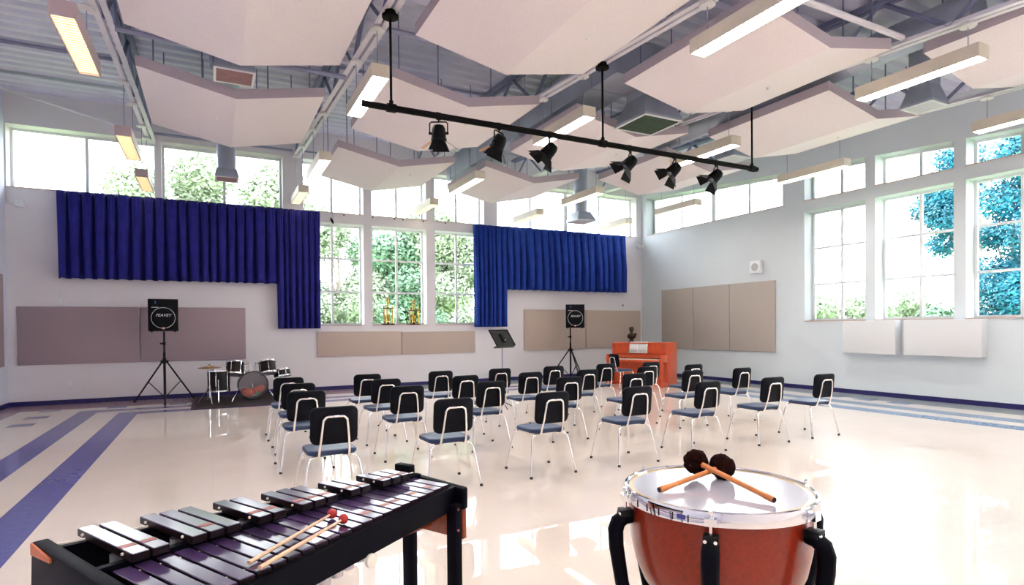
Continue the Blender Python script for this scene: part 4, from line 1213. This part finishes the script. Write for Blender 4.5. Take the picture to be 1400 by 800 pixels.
rail('back_board', lambda u: 0.055, 0.685, 0.775, 0.011, M['redwood'])
b = MB(); b.box(-0.44, 0.62, 0.10, 0.105, 0.70, 0.84); b.build('divider_board', M['frame_blk'], xyl, smooth=0)
def cords(f, z, lst):
    b = MB()
    for u in lst:
        b.ball((u + pit / 2, f(u), z + 0.001), 0.0045, 6)
    tag(b.build('cord_post', M['ivory'], xyl), kind='stuff')
nat = [-0.395 + pit * i for i in range(22)]
acc = [-0.363 + pit * (q * 7 + k) for q in range(3) for k in (0, 1, 3, 4, 5)]
cords(lambda u: vn(u) + 0.055, 0.852, nat); cords(lambda u: 0.062, 0.852, nat)
cords(lambda u: 0.115, 0.886, [a - pit for a in acc]); cords(lambda u: vf(u) - 0.055, 0.886, [a - pit for a in acc])
b = MB(); b.tube([(-0.44, vf(-0.44) - 0.055, 0.878), (0.6, vf(0.6) - 0.055, 0.878)], 0.0025, n=5); b.build('bar_cord', M['ivory'], xyl)
tube0 = None
for i in range(22):
    u = -0.395 + pit * i
    zb = 0.752 - (0.35 - u) * 0.10
    b = MB(); b.cyl((u, vn(u) + 0.046, zb), (u, vn(u) + 0.046, 0.83), 0.0195, n=14); b.build('resonator_tube', M['alu'], xyl)
for u in acc:
    b = MB(); b.cyl((u, 0.20 - 0.06 * (u + 0.4), 0.76 - (0.35 - u) * 0.10), (u, 0.20 - 0.06 * (u + 0.4), 0.865), 0.0185, n=14); b.build('resonator_tube', M['alu'], xyl)
# end boards
b = MB(); b.hexa([(-0.478, -0.235, 0.765), (-0.442, -0.235, 0.765), (-0.442, 0.42, 0.765), (-0.478, 0.42, 0.765), (-0.478, -0.235, 0.868), (-0.442, -0.235, 0.868), (-0.442, 0.41, 0.885), (-0.478, 0.41, 0.885)]); b.build('end_board', M['frame_blk'], xyl, bevel=0.004)
b = MB(); b.hexa([(-0.483, 0.27, 0.862), (-0.478, 0.27, 0.862), (-0.478, 0.40, 0.855), (-0.483, 0.40, 0.855), (-0.483, 0.27, 0.872), (-0.478, 0.27, 0.872), (-0.478, 0.40, 0.885), (-0.483, 0.40, 0.885)]); b.build('bare_wood_edge', M['orangewood'], xyl, smooth=0)
b = MB(); b.hexa([(0.622, -0.105, 0.765), (0.656, -0.105, 0.765), (0.656, 0.20, 0.765), (0.622, 0.20, 0.765), (0.622, -0.105, 0.845), (0.656, -0.105, 0.845), (0.656, 0.20, 0.865), (0.622, 0.20, 0.865)]); b.build('end_board', M['frame_blk'], xyl, bevel=0.008)
b = MB(); b.box(0.615, 0.65, 0.155, 0.235, 0.845, 0.895); b.build('end_post', M['frame_blk'], xyl, bevel=0.006)
for x0, v0, v1 in ((0.636, -0.095, 0.19), (-0.474, -0.2, 0.38)):
    b = MB(); b.box(x0, x0 + 0.02, v0, v1, 0.655, 0.765); b.build('end_apron', M['redwood'], xyl, bevel=0.003)
for u, v in ((0.607, -0.078), (0.607, 0.145), (-0.43, -0.17), (-0.43, 0.33)):
    b = MB(); b.box(u - 0.018, u + 0.018, v - 0.022, v + 0.022, 0.0, 0.79); l = b.build('leg', M['frame_blk'], xyl, bevel=0.003)
    for z in (0.70, 0.775):
        b = MB(); b.cyl((u - 0.008, v - 0.022, z), (u - 0.008, v - 0.027, z), 0.006, n=8); b.build('bolt', M['chrome_d'], l)
b = MB(); b.lathe([(0.019, 0), (0.021, 0.006), (0.019, 0.012)], 14, T(0.15, vn(0.15) - 0.016, 0.752) @ RX(PI / 2)); b.build('knob', M['ivory'], xyl)

def xyl_mallet(lab, p0, p1):
    a = Vector(p0); d = Vector(p1) - a
    t = thing('xylophone_mallet', lab, 'mallet', p0, 0, 'mallets on the xylophone')
    b = MB(); b.tube([(0, 0, 0), d * 0.45, d], [0.0055, 0.0050, 0.0035], n=8); b.build('stick', M['stick'], t)
    b = MB(); b.ball(d, 0.0145, 14); b.build('mallet_head', M['red_yarn'], t)
xyl_mallet('thin wooden xylophone mallet with red ball, lying nearer the raised bars', (0.074, 1.520, 0.868), (0.313, 1.782, 0.8755))
xyl_mallet('thin wooden xylophone mallet with red ball, lying nearer the player edge', (0.0945, 1.476, 0.868), (0.333, 1.716, 0.8755))

# ------------------------------------------------------------------ timpani
t = tim = thing('timpani_drum', 'copper-red timpani kettle drum with chrome hoop in front', 'drum', (1.692, 1.601, 0))
prof = [(0.02, 0.33), (0.10, 0.338), (0.17, 0.365), (0.23, 0.41), (0.275, 0.47), (0.305, 0.54), (0.322, 0.62), (0.329, 0.70), (0.33, 0.772)]
b = MB(); b.lathe(prof + [(0.322, 0.772), (0.32, 0.70), (0.295, 0.54), (0.22, 0.42), (0.10, 0.35), (0.02, 0.345)], 64, cap1=False); b.build('bowl', M['bowl'], tim, smooth=60)
b = MB(); b.lathe([(0.331, 0.774), (0.345, 0.774), (0.346, 0.812), (0.343, 0.820), (0.336, 0.822), (0.330, 0.818), (0.328, 0.800), (0.331, 0.774)], 72, cap0=False, cap1=False); b.build('hoop', M['chrome_d'], tim)
b = MB(); b.lathe([(0.0, 0.8135), (0.308, 0.8135), (0.308, 0.8125)], 64, cap0=False, cap1=False); b.build('drum_skin', M['head'], tim)
b = MB(); b.lathe([(0.308, 0.8133), (0.3285, 0.8125), (0.3285, 0.805), (0.308, 0.8125)], 64, cap0=False, cap1=False); b.build('skin_collar', M['head_edge'], tim)
for k in range(6):
    a = R(40 + 60 * k)
    A = RZ(a)
    b = MB(); b.box(0.345, 0.372, -0.019, 0.019, 0.782, 0.806, A); b.cyl((0.36, 0, 0.74), (0.36, 0, 0.820), 0.006, n=8, M=A); b.cyl((0.36, 0, 0.818), (0.36, 0, 0.830), 0.0075, n=4, M=A); b.build('tension_rod', M['chrome_d'], tim)
    b = MB(); b.box(0.334, 0.384, -0.024, 0.024, 0.715, 0.752, A); l = b.build('rod_bracket', M['black'], tim, bevel=0.004)
    for s in (-1, 1):
        b = MB(); b.cyl((0.384, s * 0.016, 0.738), (0.389, s * 0.016, 0.738), 0.006, n=8, M=A); b.build('bolt', M['chrome_d'], l)
    b = MB(); b.tube([A @ Vector(p) for p in ((0.335, 0, 0.722), (0.365, 0, 0.720), (0.388, 0, 0.705), (0.398, 0, 0.675), (0.396, 0, 0.62), (0.375, 0, 0.48), (0.33, 0, 0.30), (0.27, 0, 0.12), (0.25, 0, 0.06))], [0.024, 0.027, 0.029, 0.029, 0.028, 0.026, 0.024, 0.023, 0.022], n=12); b.build('strut', M['frame_blk'], tim, smooth=60)
b = MB(); b.tube([(0.255 * math.cos(a * PI / 18), 0.255 * math.sin(a * PI / 18), 0.06) for a in range(36)], 0.028, n=10, closed=True); b.build('base_ring', M['frame_blk'], tim)
for k in range(3):
    a = R(90 + 120 * k)
    b = MB(); b.cyl((0.255 * math.cos(a) - 0.015, 0.255 * math.sin(a), 0.032), (0.255 * math.cos(a) + 0.015, 0.255 * math.sin(a), 0.032), 0.032, n=14); b.build('caster', M['rubber'], tim)
b = MB()
for k in range(5):
    A = RZ(R(172 + 9 * k)); b.box(0.3455, 0.347, -0.0018, 0.0018, 0.778, 0.803, A)
b.build('tuning_marks', M['black'], tim, smooth=0)
b = MB(); b.box(0.3455, 0.3475, -0.014, 0.014, 0.785, 0.80, RZ(R(204))); b.build('blue_badge_or_glint', M['bluemark'], tim, smooth=0)  # blue reflection on the hoop, modelled as a small plate

def timp_mallet(lab, p0, p1):
    a = Vector(p0); d = Vector(p1) - a
    q = d.to_track_quat('Z', 'Y').to_matrix().to_4x4()
    L = d.length
    t = thing('timpani_mallet', lab, 'mallet', p0, 0, 'mallets on the timpani')
    b = MB(); b.lathe([(0.0105, 0), (0.0115, 0.004), (0.0115, 0.03), (0.0095, 0.06), (0.0098, L * 0.8), (0.011, L - 0.03), (0.012, L)], 14, q); b.build('handle', M['stick_o'], t)
    b = MB(); b.lathe([(0.0095, -0.002), (0.0095, 0.001)], 14, q); b.build('handle_end', M['drumred'], t)
    b = MB()
    b.ball((0, 0, L), (0.050, 0.050, 0.044), 26, q, bump=0.09)
    b.build('plush_head', M['plush'], t, smooth=180)
timp_mallet('brown-headed timpani mallet on the skin, the upper one of the crossed pair', (1.694, 1.354, 0.8295), (1.727, 1.748, 0.879))
timp_mallet('brown-headed timpani mallet on the skin, the lower one of the crossed pair', (1.447, 1.645, 0.8270), (1.803, 1.682, 0.8625))

# ------------------------------------------------------------------ outdoors: lawn and trees
b = MB(); b.box(-60, 80, -40, 90, -0.6, -0.35)
tag(b.build('ground', M['lawn'], smooth=0), kind='structure')
def crown(blobs, leaf, dens, seed):
    rnd = random.Random(seed)
    b = MB()
    for (cx, cy, cz, r) in blobs:
        n = int(dens * r * r)
        for _ in range(n):
            d = Vector((rnd.gauss(0, 1), rnd.gauss(0, 1), rnd.gauss(0, 1))).normalized()
            p = Vector((cx, cy, cz)) + d * r * (0.35 + 0.65 * rnd.random() ** 0.6)
            p.z = cz + (p.z - cz) * 0.85
            x = Vector((rnd.gauss(0, 1), rnd.gauss(0, 1), rnd.gauss(0, 0.6))).normalized()
            y = x.cross(d if abs(x.dot(d)) < 0.9 else Vector((0, 0, 1))).normalized()
            s = leaf * rnd.uniform(0.6, 1.3)
            b.add([p - x * s, p - y * s * 0.5, p + x * s, p + y * s * 0.5], [(0, 1, 2, 3)])
    return b
def tree(name, lab, x, y, trunk, blobs, m, dens, leaf, seed, cat='tree'):
    t = thing(name, lab, cat, (x, y, -0.35), 0, 'trees and bushes outside')
    tag(crown(blobs, leaf, dens, seed).build('foliage', m, t, smooth=0), kind='stuff')
    b = MB(); b.tube([(0, 0, 0), (0.05, 0.03, trunk * 0.5), (0, 0, trunk)], [0.12, 0.09, 0.05], n=8)
    for (cx, cy, cz, r) in blobs: b.tube([(0.02, 0, trunk * 0.6), (cx * 0.5, cy * 0.5, (trunk * 0.6 + cz) / 2), (cx, cy, cz)], [0.04, 0.03, 0.012], n=5)
    b.build('trunk', M['bark'], t)
    return t
rt = random.Random(11)
def blobs(h, w, n, r, rr):
    return [(rr.uniform(-w, w), rr.uniform(-w * 0.5, w * 0.5), rr.uniform(h * 0.35, h), r * rr.uniform(0.7, 1.2)) for _ in range(n)]
tree('leafy_tree', 'pale green tree seen through the second pane of the long high window', -1.9, 21.5, 5.0, blobs(6.6, 1.3, 9, 1.0, rt), M['leaf_g'], 2600, 0.085, 1)
tree('leafy_tree', 'pale green tree seen through the high window beside the round duct drop', 1.0, 22.5, 5.2, blobs(7.2, 1.5, 10, 1.05, rt), M['leaf_g'], 2600, 0.085, 2)
tree('leafy_tree', 'pale green tree outside the window next to the lower blue curtain panel', 4.2, 22.0, 4.6, blobs(5.6, 1.3, 12, 1.0, rt), M['leaf_g'], 2600, 0.085, 3)
tree('leafy_tree', 'green tree with deeper leaves outside the trophy window', 6.7, 22.5, 4.6, blobs(5.7, 1.2, 12, 1.0, rt), M['leaf_g2'], 2600, 0.085, 4)
tree('leafy_tree', 'pale green tree outside the window next to the music stand curtain', 8.9, 22.0, 4.6, blobs(5.8, 1.4, 13, 1.0, rt), M['leaf_g'], 2600, 0.085, 5)
tree('leafy_bush', 'pale green bush low behind the trophies', 5.6, 18.5, 1.2, blobs(2.4, 1.1, 7, 0.6, rt), M['leaf_g2'], 1800, 0.075, 6, 'bush')
tree('leafy_bush', 'pale green bush low outside the window by the music stand', 7.7, 18.5, 1.2, blobs(2.3, 0.9, 7, 0.6, rt), M['leaf_g'], 1800, 0.075, 7, 'bush')
tree('leafy_bush', 'pale green bush low outside the window by the long curtain', 3.3, 18.5, 1.2, blobs(2.5, 1.0, 7, 0.6, rt), M['leaf_g'], 1800, 0.075, 8, 'bush')
tree('teal_tree', 'big teal-leaved tree outside the tall side window at the picture edge', 18.2, 7.4, 4.2,
     [(0.0, -0.4, 2.4, 1.1), (0.2, 0.25, 2.9, 0.9), (0, -0.7, 4.0, 1.0), (0.3, 0.1, 5.0, 0.8), (-0.2, -0.5, 6.0, 0.9), (0, 0.2, 1.6, 0.9), (0.2, -0.5, 6.9, 0.8), (0.1, 0.45, 4.1, 0.5)], M['leaf_t'], 5200, 0.058, 9)
tree('teal_tree', 'teal-leaved tree branches in the upper panes of the middle tall window', 19.6, 8.75, 4.8,
     [(0.2, 0.95, 5.9, 0.75), (0.1, 1.2, 5.3, 0.7), (-0.1, 0.75, 4.9, 0.7), (0.3, 0.65, 6.7, 0.7), (0.2, 1.05, 4.2, 0.5), (0.1, 0.55, 5.6, 0.7)], M['leaf_t'], 4800, 0.055, 10)
tree('leafy_bush', 'low pale bush outside the tall side window nearest the taupe panels', 22.0, 15.2, 1.6, blobs(2.7, 1.5, 9, 0.65, rt), M['leaf_g'], 1800, 0.085, 12, 'bush')
tree('leafy_bush', 'low pale bush outside the middle tall side window', 22.0, 12.6, 1.6, blobs(2.6, 1.2, 9, 0.65, rt), M['leaf_g'], 1800, 0.085, 13, 'bush')
tree('leafy_bush', 'low deep green bush at the lower corner of the middle tall side window', 20.5, 10.4, 1.5, blobs(2.2, 0.9, 8, 0.6, rt), M['leaf_g2'], 1800, 0.085, 14, 'bush')
